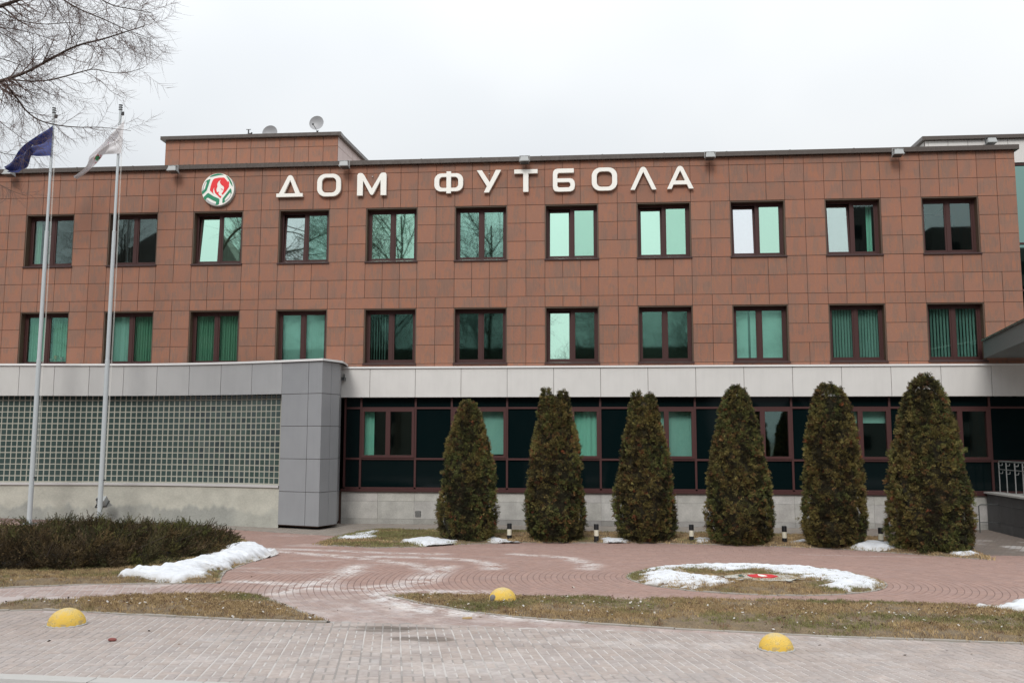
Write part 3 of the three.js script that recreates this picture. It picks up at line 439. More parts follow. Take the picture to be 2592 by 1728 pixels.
const frontZ = (x) => fa.z + (x - fa.x) * (fb.z - fa.z) / (fb.x - fa.x) + (x < fa.x ? (x - fa.x) * 0.02 : 0);
const pa = G(530, 1207), pb = G(870, 1217); const pc = G(500, 1214), pd = G(740, 1229); const pathZ = (x) => x < 12.6 ? Math.min(4.2, pc.z + (x - pc.x) * (pd.z - pc.z) / (pd.x - pc.x)) : x > 27.6 ? lerp(2.3, 7.2, sstep(27.6, 28.3, x)) : 2.3; // slab path along the building
const leftPathIn = (x, z) => x < 12.6 && z > 11.2;
const lawns = [lawnL, lawnR, lawnJ, lawnM, isl.P], boxes = lawns.map(bbox);
const onLawn = (x, z) => lawns.some((P, i) => x > boxes[i][0] && x < boxes[i][1] && z > boxes[i][2] && z < boxes[i][3] && inside(P, x, z));
const ringC = isl.c;
const zoneOf = (x, z) => z > kerbZ(x) - 0.14 ? 'road' : z > frontZ(x) ? 'street' : z < pathZ(x) ? 'path' : leftPathIn(x, z) ? 'side' : 'ring';

// ground colours: brick tone, salt dust and damp patches, laid out in metres
const GX0 = -4, GX1 = 37, GZ0 = -1, GZ1 = 23;
const streaks = [[[500, 1262], [640, 1266], [740, 1274], [850, 1284], [950, 1296]], [[560, 1258], [760, 1264], [900, 1270], [1010, 1272]], [[850, 1278], [980, 1280], [1080, 1286], [1130, 1296], [1130, 1306]], [[820, 1300], [790, 1320], [700, 1345], [640, 1362]], [[960, 1300], [1000, 1312], [930, 1340], [820, 1352]], [[1030, 1300], [980, 1335], [860, 1358], [880, 1380], [960, 1400], [1090, 1412]], [[900, 1372], [980, 1392], [1100, 1408], [1250, 1424]], [[660, 1350], [760, 1352], [900, 1356], [1100, 1360]], [[560, 1335], [660, 1342], [760, 1346]], [[1180, 1272], [1300, 1280], [1360, 1296], [1350, 1306]]].map((l) => l.map(([x, y]) => { const p = G(x, y); return [p.x, p.z]; }));
const whiteLine = [[1840, 1273], [2000, 1277], [2130, 1279]].map(([x, y]) => { const p = G(x, y); return [p.x, p.z]; });
const segD = (L, x, z) => { let m = 1e9; for (let i = 1; i < L.length; i++) { const [ax, az] = L[i - 1], [bx, bz] = L[i], dx = bx - ax, dz = bz - az, t = clamp(((x - ax) * dx + (z - az) * dz) / (dx * dx + dz * dz)); m = Math.min(m, Math.hypot(x - ax - dx * t, z - az - dz * t)); } return m; };
const wets = [[970, 1467, 0.42, 0.16], [900, 1441, 0.7, 0.12], [885, 1446, 0.35, 0.2]].map(([x, y, a, b]) => { const p = G(x, y); return [p.x, p.z, a, b]; });
const groundTex = pixTex(2048, 1200, (u, v) => {
  const x = lerp(GX0, GX1, u), z = lerp(GZ0, GZ1, v), zn = zoneOf(x, z);
  const n1 = fbm(x * 0.7 + 11, z * 0.7 + 5, 4), n2 = fbm(x * 5 + 3, z * 5, 3), n3 = vn(x * 37, z * 37);
  let c, dust = 0;
  if (zn === 'street' || zn === 'road') { c = mix3([0.368, 0.292, 0.258], [0.335, 0.278, 0.25], n1); dust = 0.08 + 0.20 * sstep(0.48, 0.78, fbm(x * 0.45 + 3, z * 1.6 + 8, 4)) * sstep(0.3, 0.62, n2) + 0.16 * sstep(18, 20.4, z); }
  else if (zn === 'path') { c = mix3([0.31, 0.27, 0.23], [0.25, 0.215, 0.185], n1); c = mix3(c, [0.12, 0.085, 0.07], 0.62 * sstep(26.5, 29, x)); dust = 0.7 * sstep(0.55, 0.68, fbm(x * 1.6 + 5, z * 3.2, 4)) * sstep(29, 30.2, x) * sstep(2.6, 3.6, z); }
  else {
    c = mix3([0.355, 0.228, 0.19], [0.315, 0.205, 0.172], n1); const pale = zn === 'side' ? 1 : sstep(frontZ(x) - 3.4, frontZ(x) - 1.6, z);
    c = mix3(c, [0.37, 0.285, 0.258], 0.85 * pale); if (z < 3.6 && x < 13) c = mix3(c, [0.30, 0.19, 0.155], 0.6);
    if (x < 20 || z > 12) for (const s of streaks) { const d = segD(s, x, z) + 0.28 * (n2 - 0.5) + 0.2 * (n3 - 0.5); dust = Math.max(dust, 0.85 * sstep(0.42, 0.02, d) * sstep(0.34, 0.6, n2 * 0.65 + n3 * 0.35)); }
    dust += 0.22 * pale * sstep(0.4, 0.7, n2) + 0.25 * sstep(0.56, 0.8, fbm(x * 0.8 + 50, z * 2 + 7, 4)) * sstep(20, 13, x); const w = segD(whiteLine, x, z); dust = Math.max(dust, 0.5 * sstep(0.05, 0.01, w));
  }
  c = mix3(c, [0.70, 0.67, 0.65], clamp(dust) * (0.55 + 0.45 * n3));
  for (const [wx, wz, a, b] of wets) { const d = Math.hypot((x - wx) / a, (z - wz) / b) + 0.5 * (n2 - 0.5); c = mix3(c, [0.10, 0.078, 0.06], 0.62 * sstep(1.05, 0.7, d)); }
  const k = 0.86 + 0.28 * n3 * n2 + 0.1 * (n1 - 0.5); return [c[0] * k, c[1] * k, c[2] * k];
});
const gu = (x, z) => [(x - GX0) / (GX1 - GX0), (z - GZ0) / (GZ1 - GZ0)];
M.brick = mat([1, 1, 1], 0.8, { map: groundTex, vertexColors: true });
const roadM = mat([0.055, 0.054, 0.056], 0.85, { map: pixTex(256, 256, (u, v) => { const k = 0.7 + 0.6 * vn(u * 200, v * 200, 200); return [k, k, k]; }, true, [0.5, 0.5]) });
{ // earth under everything, out to the horizon, then the bed of the paving and the road
  const b = new MB(), xs = [-600, -200, -60, ...Array.from({ length: 47 }, (_, k) => -8 + k), 60, 100, 300, 600], zs = [-600, -200, -40, -10, -2, ...Array.from({ length: 23 }, (_, k) => k), 23, 26, 60, 150, 600];
  for (let i = 0; i + 1 < xs.length; i++) for (let j = 0; j + 1 < zs.length; j++) { const q = (x, z) => [x, gy(x, z) - 0.10 - (z > 21 ? 0.04 : 0), z]; b.quad(q(xs[i], zs[j + 1]), q(xs[i + 1], zs[j + 1]), q(xs[i + 1], zs[j]), q(xs[i], zs[j])); }
  struct('ground', b.build(), mat([0.11, 0.095, 0.075], 0.95));
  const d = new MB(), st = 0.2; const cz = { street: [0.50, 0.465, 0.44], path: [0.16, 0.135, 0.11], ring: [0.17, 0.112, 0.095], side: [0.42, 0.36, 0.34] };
  for (let x = -3.8; x < 36.6; x += st) for (let z = -0.6; z < 21; z += st) { const zn = zoneOf(x + st / 2, z + st / 2); if (zn === 'road') continue; let c = cz[zn]; if (zn === 'ring') c = mix3(c, cz.side, 0.9 * sstep(frontZ(x) - 2.8, frontZ(x) - 1.2, z)); if (zn === 'street') { const k = fbm(x * 0.9, z * 2.2, 3); c = mix3(c, [0.16, 0.14, 0.125], 0.65 * sstep(0.53, 0.67, k)); } d.col = c; const q = (a, e) => [a, gy(a, e) - 0.005, e]; d.quad(q(x, z + st), q(x + st, z + st), q(x + st, z), q(x, z)); }
  struct('paving_bed', d.build(), mat([1, 1, 1], 0.95, { vertexColors: true }));
  const r = new MB(); for (let x = -60; x < 90; x += 2) { const q = (a, o) => [a, gy(a, 21.5) - 0.09 + (o > 0 ? 0 : 0), kerbZ(a) + o]; const e = (a) => [a, gy(a, 21.5) - 0.09, 36]; r.quad(e(x), e(x + 2), q(x + 2, 0.06), q(x, 0.06), [[x, 36], [x + 2, 36], [x + 2, 20], [x, 20]]); } struct('road', r.build(), roadM);
}
{ // kerb stones along the road
  const k = grp('kerb', scene); k.userData.kind = 'structure'; const yaw = Math.atan2(-kerbDir[1], kerbDir[0]);
  for (let x = -3; x < 36; x += 1.0) { const g = new MB(); g.box(0.004, 0.992, -0.2, 0.012, -0.14, 0.02).quad([0.004, 0.012, 0.02], [0.992, 0.012, 0.02], [0.992, -0.03, 0.045], [0.004, -0.03, 0.045].slice()).box(0.004, 0.992, -0.25, -0.03, 0.021, 0.045); const o = part('kerb_stone', g.build(), M.kerb ??= mat([0.47, 0.45, 0.425], 0.85, { map: alumTex }), k); o.position.set(x, gy(x, kerbZ(x)), kerbZ(x)); o.rotation.y = yaw; }
}
// paving bricks
function brickInto(b, cx, cz, w, l, yaw, h = 0, e = 0.006) { // chamfered brick top, w across, l along its yaw
  const c = Math.cos(yaw), s = Math.sin(yaw), y = gy(cx, cz) + h; const P = (a, q, dy) => { const x = cx + a * c + q * s, z = cz - a * s + q * c; return [[x, gy(x, z) + h + dy, z], gu(x, z)]; };
  const T = [[-l / 2 + e, w / 2 - e], [l / 2 - e, w / 2 - e], [l / 2 - e, -w / 2 + e], [-l / 2 + e, -w / 2 + e]].map((q) => P(...q, 0)), B = [[-l / 2, w / 2], [l / 2, w / 2], [l / 2, -w / 2], [-l / 2, -w / 2]].map((q) => P(...q, -0.007));
  const Q = (...k) => b.quad(...k.map((q) => q[0]), k.map((q) => q[1])); Q(...T); for (let i = 0; i < 4; i++) { const j = (i + 1) % 4; Q(B[i], B[j], T[j], T[i]); }
}
const bricks = { street: [], ring: [], side: [], path: [] };
const inFrame = (x, z, m = 320) => { const v = new THREE.Vector3(x, gy(x, z), z).project(camera); return Math.abs(v.x) < 1 + m / 1000 && v.y > (m < 0 ? -1.0 : -1.3); };
{ // street, side path and path: columns of pairs of upright bricks and one crosswise
  const lay = (zone, yaw, cw, ox, oz, x0, x1, z0, z1) => { // cell: two bricks cw/2 x cw side by side, then one cw x cw/2
    const c = Math.cos(yaw), s = Math.sin(yaw), per = cw * 1.5, R = 34; const P = (a, q) => [ox + a * c + q * s, oz - a * s + q * c];
    for (let i = -Math.ceil(R / cw); i < R / cw; i++) { const sh = ((i * 0.37) % 1) * per; for (let j = -Math.ceil(R / per); j < R / per; j++) {
      const a = i * cw, q = j * per + sh; for (const [da, dq, l, w] of [[-cw / 4, 0, cw / 2, cw], [cw / 4, 0, cw / 2, cw], [0, cw * 0.75, cw, cw / 2]]) { const [x, z] = P(a + da, q + dq); if (x < x0 || x > x1 || z < z0 || z > z1 || zoneOf(x, z) !== zone || onLawn(x, z) || !inFrame(x, z)) continue; bricks[zone].push([x, z, w - 0.011, l - 0.012, yaw]); } } }
  };
  lay('street', 0.215, 0.2, 17, 17, 3, 35, 14, 21.5); lay('side', 0.42, 0.2, 10, 13, 4, 13, 11, 16); lay('path', -0.5, 0.26, 15, 1, -2, 34, 0.02, 7.4);
  // ring paving round the island
  const [cx, cz] = ringC; for (let r = 2.1; r < 25; r += 0.104) { const n = Math.round(2 * Math.PI * r / 0.205), off = rnd(); for (let k = 0; k < n; k++) { const a = (k + off) / n * 2 * Math.PI, x = cx + r * Math.cos(a), z = cz + r * Math.sin(a); if (x < -2 || x > 34 || z < 2 || z > 19) continue; if (zoneOf(x, z) !== 'ring' || onLawn(x, z) || !inFrame(x, z)) continue; bricks.ring.push([x, z, 0.104 - 0.006, 2 * Math.PI * r / n - 0.006, -a - Math.PI / 2]); } }
}
for (const [zone, name] of [['street', 'street_pavement'], ['ring', 'forecourt_paving'], ['side', 'side_path'], ['path', 'building_path']]) {
  const root = grp(name, scene); root.userData.kind = 'structure'; const L = bricks[zone];
  L.sort((a, b) => Math.hypot(a[0] - CAM.x, a[1] - CAM.z) - Math.hypot(b[0] - CAM.x, b[1] - CAM.z));
  const tone = () => { const k = rr(0.93, 1.06), w = rr(-0.02, 0.02); return [k + w, k, k - w]; }; const rest = new MB();
  const nearOnes = zone === 'street' || zone === 'ring' ? L.filter(([x, z]) => inFrame(x, z, -20)).slice(0, 300) : []; const near = new Set(nearOnes);
  for (const q of L) { const h = rr(-0.0025, 0.0015), t = tone(); if (near.has(q)) { const b = new MB(); b.col = t; brickInto(b, q[0], q[1], q[2], q[3], q[4], h); part('paving_brick', b.build(), M.brick, root); } else { rest.col = t; brickInto(rest, q[0], q[1], q[2], q[3], q[4], h, 0.005); } }
  const o = part('paving_brick', rest.build(), M.brick, root); if (near.size) o.userData.kind = 'stuff'; else o.userData.kind = 'stuff';
}
// lawns: lumpy soil sheets, thin concrete edging, and tufts of grass
const bladeGeo = (n, h, spread, w) => { const b = new MB(); for (let k = 0; k < n; k++) { const a = rnd() * 6.283, r = spread * Math.sqrt(rnd()), x = r * Math.cos(a), z = r * Math.sin(a), hh = h * rr(0.5, 1.1), lx = rr(-0.8, 0.8) * hh, lz = rr(-0.8, 0.8) * hh, t = rnd() * 6.283, dx = w * Math.cos(t), dz = w * Math.sin(t), y1 = hh * 0.6; const c = rr(0.75, 1.2); b.col = [c, c, c]; b.quad([x - dx, 0, z - dz], [x + dx, 0, z + dz], [x + dx * 0.8 + lx * 0.4, y1, z + dz * 0.8 + lz * 0.4], [x - dx * 0.8 + lx * 0.4, y1, z - dz * 0.8 + lz * 0.4]); const q = b.v(x + lx, hh * 0.95, z + lz, 0, 1, 0); b.i.push(b.p.length / 3 - 2, b.p.length / 3 - 3, q); } return b.build(); };
const tuftNear = bladeGeo(11, 0.05, 0.06, 0.0032), tuftFar = bladeGeo(12, 0.06, 0.12, 0.006);
const lump = (x, z) => 0.035 * fbm(x * 1.7, z * 1.7, 3) + 0.022 * fbm(x * 8, z * 8, 2);
const GM = mat([1, 1, 1], 0.9, { side: THREE.DoubleSide, vertexColors: true });
const soilTex = pixTex(512, 512, (u, v) => { const a = fbm(u * 12, v * 12, 5, 12), b = vn(u * 180, v * 180, 180); let c = mix3([0.15, 0.112, 0.068], [0.235, 0.17, 0.095], a); c = mix3(c, [0.08, 0.056, 0.042], 0.7 * sstep(0.5, 0.66, b)); return c; }, true, [0.7, 0.7]);
const soilM = mat([1, 1, 1], 0.95, { map: soilTex });
function lawn(name, P, res, tuft, dens, greenness, rise, bare) {
  const [x0, x1, z0, z1] = bbox(P), b = new MB(), H = (x, z) => gy(x, z) + 0.0 + rise(x, z) * sstep(0, 0.25, edgeDist(P, x, z)) + lump(x, z) * sstep(0, 0.15, edgeDist(P, x, z)); const hmap = new Map(), hh = (i, j) => { const k = i * 4096 + j; if (!hmap.has(k)) hmap.set(k, H(x0 + i * res, z0 + j * res)); return hmap.get(k); };
  const nx = Math.ceil((x1 - x0) / res), nz = Math.ceil((z1 - z0) / res);
  for (let i = 0; i < nx; i++) for (let j = 0; j < nz; j++) { const x = x0 + (i + 0.5) * res, z = z0 + (j + 0.5) * res; if (!inside(P, x, z)) continue; const q = (a, e) => [x0 + a * res, hh(a, e), z0 + e * res]; b.quad(q(i, j + 1), q(i + 1, j + 1), q(i + 1, j), q(i, j), [[i * res, (j + 1) * res], [(i + 1) * res, (j + 1) * res], [(i + 1) * res, j * res], [i * res, j * res]]); }
  struct(name, b.build(), soilM);
  const spots = [], A = (x1 - x0) * (z1 - z0), n = Math.round(A * dens); for (let k = 0; k < n; k++) { const x = rr(x0, x1), z = rr(z0, z1); if (!inside(P, x, z) || !inFrame(x, z, 250)) continue; const p = fbm(x * 1.4 + 30, z * 1.4, 3); if (rnd() > 0.25 + 0.9 * sstep(0.36, 0.52, p)) continue; if (bare && rnd() < 0.75 * sstep(0.75, 0.2, frontZ(x) - z + 0.5 * (p - 0.5))) continue; spots.push([x, z]); }
  const im = new THREE.InstancedMesh(tuft, GM, spots.length), o = new THREE.Object3D(), c = new THREE.Color();
  spots.forEach(([x, z], k) => { o.position.set(x, H(x, z) - 0.004, z); o.rotation.set(0, rnd() * 6.28, 0); const s = rr(0.6, 1.25); o.scale.set(s, s * rr(0.6, 1.2), s); o.updateMatrix(); im.setMatrixAt(k, o.matrix); const g = sstep(0.42, 0.62, fbm(x * 0.9 + 7, z * 1.3 + 2, 3) + greenness(x, z) + rr(-0.08, 0.08)); let col = mix3([0.40, 0.285, 0.15], [0.205, 0.195, 0.075], g); if (rnd() < 0.12) col = [0.20, 0.12, 0.07]; const t = rr(0.7, 1.25); c.setRGB(col[0] * t, col[1] * t, col[2] * t); im.setColorAt(k, c); });
  im.name = numbered('grass'); im.userData.kind = 'stuff'; shade(im); scene.add(im); return H;
}
const HL = lawn('lawn', lawnL, 0.06, tuftNear, 520, (x, z) => -0.10, () => 0.02), HR = lawn('lawn_001', lawnR, 0.06, tuftNear, 520, (x, z) => -0.06, () => 0.02, true);
const HJ = lawn('lawn_002', lawnJ, 0.08, tuftNear, 300, () => 0.02, () => 0.05), HM = lawn('lawn_003', lawnM, 0.09, tuftFar, 190, (x) => x < 17 ? 0.08 : -0.12, () => 0.03), HI = lawn('lawn_004', isl.P, 0.06, tuftNear, 420, () => -0.03, (x, z) => 0.06 * sstep(0, 0.8, edgeDist(isl.P, x, z)));
function edging(P, closed) { const k = grp('lawn_edging', scene); k.name = numbered('lawn_edging'); k.userData.kind = 'structure'; const n = P.length, b = new MB(); for (let i = 0; i < n - (closed ? 0 : 1); i++) { const [ax, az] = P[i], [bx, bz] = P[(i + 1) % n]; const L = Math.hypot(bx - ax, bz - az), m = Math.max(1, Math.round(L / 0.5)), dx = (bx - ax) / L, dz = (bz - az) / L; for (let q = 0; q < m; q++) { const s0 = q * L / m + 0.003, s1 = (q + 1) * L / m - 0.003, w = 0.035; const C = (s, o, y) => { const x = ax + dx * s - dz * o, z = az + dz * s + dx * o; return [x, gy(x, z) + y, z]; }; const h = 0.012 + rr(-0.006, 0.006); b.quad(C(s0, w, h), C(s1, w, h), C(s1, -w, h), C(s0, -w, h)); b.quad(C(s0, -w, -0.02), C(s1, -w, -0.02), C(s1, -w, h), C(s0, -w, h)); b.quad(C(s1, w, -0.02), C(s0, w, -0.02), C(s0, w, h), C(s1, w, h)); } } const o = part('edging_stone', b.build(), M.edge ??= mat([0.34, 0.31, 0.275], 0.85, { map: alumTex }), k); o.userData.kind = 'stuff'; }
edging(lawnL, true); edging(lawnR, true); edging(lawnJ.slice(0, 13), false); edging(isl.P, true); edging(lawnM.slice(0, 10), false);

// ---------- snow ----------
const snowM = phys([0.68, 0.695, 0.725], 0.7, { vertexColors: true, map: pixTex(256, 256, (u, v) => { const a = fbm(u * 30, v * 30, 4, 30), b = sstep(0.66, 0.8, fbm(u * 9, v * 9, 4, 9)); return mix3([0.9 + 0.12 * a, 0.9 + 0.12 * a, 0.9 + 0.12 * a], [0.72, 0.66, 0.6], 0.35 * b); }, true, [0.8, 0.8]) });
function snow(label, P, base, thick, res, rough = 0.10) {
  const [x0, x1, z0, z1] = bbox(P), f = (x, z) => { const d = inside(P, x, z) ? edgeDist(P, x, z) : -edgeDist(P, x, z); return d + rough * (fbm(x * 5 + 2, z * 5, 4) - 0.40) * 2 + 0.13 * (fbm(x * 13, z * 8 + 4, 3) - 0.5); };
  const nx = Math.ceil((x1 - x0 + 0.4) / res), nz = Math.ceil((z1 - z0 + 0.4) / res), ox = x0 - 0.2, oz = z0 - 0.2, b = new MB(), id = new Int32Array((nx + 1) * (nz + 1)).fill(-1), val = new Float32Array((nx + 1) * (nz + 1));
  for (let i = 0; i <= nx; i++) for (let j = 0; j <= nz; j++) val[i * (nz + 1) + j] = f(ox + i * res, oz + j * res);
  const get = (i, j) => { const k = i * (nz + 1) + j; if (id[k] < 0) { const x = ox + i * res, z = oz + j * res, d = Math.max(0, val[k]); const y = base(x, z) - 0.012 + (val[k] > 0 ? Math.min(1, Math.sqrt(d / 0.25)) * thick * (0.25 + 1.1 * fbm(x * 2.8, z * 2.8, 4)) + 0.06 * (fbm(x * 9, z * 9, 4) - 0.3) : 0); const e = sstep(0.16, 0.0, d + 0.10 * (fbm(x * 13, z * 13, 3) - 0.5)); b.col = mix3([1, 1, 1], [0.66, 0.61, 0.55], 0.75 * e); id[k] = b.v(x, y, z, 0, 1, 0, x, z); } return id[k]; };
  for (let i = 0; i < nx; i++) for (let j = 0; j < nz; j++) { const m = Math.max(val[i * (nz + 1) + j], val[(i + 1) * (nz + 1) + j], val[i * (nz + 1) + j + 1], val[(i + 1) * (nz + 1) + j + 1]); if (m <= 0) continue; const a = get(i, j), c = get(i + 1, j), d = get(i + 1, j + 1), e = get(i, j + 1); b.i.push(e, d, c, e, c, a); }
  const g = b.build(); g.computeVertexNormals(); return solo('snow_patch', g, snowM, label, 'snow', undefined);
}
const P2 = (l) => smoothClosed(poly(l), 3);
snow('long ridge of melting snow along the lawn edge below the spreading juniper', P2([[275, 1331], [350, 1318], [420, 1303], [480, 1290], [545, 1262], [580, 1258], [605, 1266], [622, 1274], [590, 1286], [545, 1297], [505, 1310], [475, 1316], [470, 1334], [400, 1339], [330, 1336]]), HJ, 0.12, 0.03, 0.19);
snow('thin snow strip on the green lawn nearest the grey pier', P2([[772, 1243], [800, 1235], [835, 1228], [860, 1223], [872, 1227], [850, 1233], [868, 1240], [820, 1244]]), HM, 0.05, 0.05, 0.10);
snow('thin snow strip on the lawn left of the first thuja base', P2([[918, 1247], [960, 1243], [1010, 1244], [1048, 1249], [1010, 1254], [960, 1255]]), HM, 0.07, 0.05, 0.08);
snow('small snow scrap at the first striped bollard', P2([[1118, 1241], [1140, 1240], [1170, 1246], [1200, 1246], [1160, 1248], [1125, 1247]]), HM, 0.06, 0.05, 0.06);
snow('small snow scrap right of the second striped bollard', P2([[1380, 1242], [1420, 1242], [1450, 1246], [1400, 1248]]), HM, 0.05, 0.05, 0.06);
snow('small snow scrap right of the third striped bollard', P2([[1592, 1243], [1625, 1240], [1652, 1245], [1610, 1249]]), HM, 0.06, 0.05, 0.06);
snow('small snow scrap right of the fourth striped bollard', P2([[1815, 1247], [1850, 1245], [1860, 1250], [1830, 1252]]), HM, 0.05, 0.05, 0.06);
snow('low snow heap round the foot of the last striped bollard', P2([[1958, 1262], [2000, 1254], [2045, 1255], [2082, 1267], [2030, 1267], [1990, 1265]]), HM, 0.11, 0.05, 0.06);
snow('small snow strip in front of the tallest thuja', P2([[2180, 1276], [2220, 1273], [2262, 1279], [2210, 1280]]), HM, 0.06, 0.05, 0.06);
snow('snow scrap on the far end of the front lawn at the picture edge', P2([[2255, 1402], [2300, 1396], [2380, 1388], [2400, 1410], [2340, 1412], [2310, 1404]]), HR, 0.07, 0.03, 0.07);
{ // ring of snow on the island: right arm with the back, left arm
  const IP = (l) => smoothClosed(poly(l.map(([x, y]) => [(1560 + x / 3.136) / S, (1380 + y / 3.136) / S]), 0.045), 3);
  snow('broad crescent of snow round the back and right of the round lawn', IP([[240, 212], [290, 196], [420, 178], [720, 158], [1000, 156], [1330, 164], [1530, 174], [1830, 203], [2000, 258], [2100, 316], [1920, 330], [1780, 350], [1690, 336], [1675, 308], [1580, 293], [1480, 280], [1420, 258], [1290, 250], [1130, 214], [990, 224], [800, 218], [720, 212], [430, 204]]), HI, 0.05, 0.028, 0.18);
  snow('wedge of snow on the left of the round lawn', IP([[205, 250], [290, 214], [430, 206], [530, 236], [640, 262], [800, 276], [910, 314], [760, 322], [680, 314], [640, 330], [440, 308], [250, 284]]), HI, 0.045, 0.028, 0.15);
  // gravel emblem in the middle
  const em = thing('gravel_emblem', 'round emblem of pale gravel with a red patch in the round lawn', 'emblem', [0, 0, 0]); const d = new MB(), ec = G((1560 + 1160 / 3.136) / S, (1380 + 276 / 3.136) / S, 0.06), cx = ec.x, cz = ec.z, R = 0.66; const y = (x, z) => HI(x, z) + 0.022;
  for (let i = -22; i < 22; i++) for (let j = -22; j < 22; j++) { const q = (a, e) => { const x = cx + a * 0.045, z = cz + e * 0.036; return [x, y(x, z), z]; }; const r = Math.hypot(i + 0.5, j + 0.5) * 0.045 + 0.5 * (fbm(i * 0.3 + 3, j * 0.3, 3) - 0.42); if (r > R) continue; const k = rr(0.40, 0.5); d.col = [k, k * 0.97, k * 0.88]; d.quad(q(i, j + 1), q(i + 1, j + 1), q(i + 1, j), q(i, j)); }
  part('gravel', d.build(), mat([1, 1, 1], 0.95, { vertexColors: true }), em);
  const flat = (pts, col) => { const sh = new THREE.Shape(pts.map((p) => new THREE.Vector2(p[0] * 0.62, p[1] * 0.5))), g = new THREE.ExtrudeGeometry(sh, { depth: 0.02, bevelEnabled: false }); g.rotateX(-Math.PI / 2); g.translate(cx, y(cx, cz) - 0.004, cz); return g; };
  part('red_gravel', flat([[-0.32, -0.2], [-0.1, -0.38], [0.2, -0.3], [0.42, 0.02], [0.3, 0.36], [-0.05, 0.42], [-0.36, 0.2]], 0), mat([0.55, 0.02, 0.03], 0.7), em); part('white_stone', (() => { const g = flat([[-0.04, -0.24], [0.12, -0.1], [0.06, 0.1], [-0.08, 0.26], [-0.1, 0.02]], 0); g.translate(0, 0.008, 0); return g; })(), M.white, em);
  part('dark_stone', flat([[-0.62, -0.1], [-0.5, -0.2], [-0.5, 0.25], [-0.6, 0.2]], 0), mat([0.05, 0.09, 0.07], 0.8), em);
}
// litter on the lawns and the pavement
{
  const leafG = new MB().quad([-0.03, 0, -0.018], [0.03, 0.006, -0.015], [0.028, 0.012, 0.018], [-0.026, 0.004, 0.02]).build(), spots = []; for (let k = 0; k < 2600; k++) { const [P, H] = pick([[lawnL, HL], [lawnR, HR], [lawnR, HR], [lawnJ, HJ]]), [x0, x1, z0, z1] = bbox(P), x = rr(x0, x1), z = rr(z0, z1); if (inside(P, x, z) && inFrame(x, z)) spots.push([x, H(x, z) + 0.03, z]); }
  for (let k = 0; k < 120; k++) { const x = rr(9, 27), z = rr(13, 19.4); if (inFrame(x, z)) spots.push([x, gy(x, z) + 0.004, z]); }
  const im = new THREE.InstancedMesh(leafG, mat([1, 1, 1], 0.9, { side: THREE.DoubleSide }), spots.length), o = new THREE.Object3D(), c = new THREE.Color(); spots.forEach((p, k) => { o.position.set(...p); o.rotation.set(rr(-0.4, 0.4), rnd() * 6.3, rr(-0.4, 0.4)); const s = rr(0.2, 0.7); o.scale.setScalar(s); o.updateMatrix(); im.setMatrixAt(k, o.matrix); c.setRGB(...pick([[0.09, 0.05, 0.03], [0.2, 0.13, 0.07], [0.42, 0.38, 0.33], [0.5, 0.47, 0.44], [0.06, 0.035, 0.025]])); im.setColorAt(k, c); }); im.name = 'fallen_leaves'; im.userData.kind = 'stuff'; shade(im); scene.add(im);
  const st = G(257, 1472), s = solo('red_stone', new THREE.IcosahedronGeometry(0.05, 1).scale(1, 0.4, 0.6), mat([0.22, 0.07, 0.06], 0.9), 'small red stone lying on the pale street pavement', 'stone'); s.position.set(st.x, gy(st.x, st.z) + 0.016, st.z);
  const sw = G(1073, 1421), w = solo('wood_chip', new MB().box(-0.06, 0.06, 0, 0.02, -0.015, 0.015).build(), mat([0.45, 0.32, 0.16], 0.8), 'small yellowish piece of wood lying on the paving before the dome on the lawn', 'wood chip'); w.position.set(sw.x, gy(sw.x, sw.z) + 0.002, sw.z); w.rotation.y = 0.3;
}

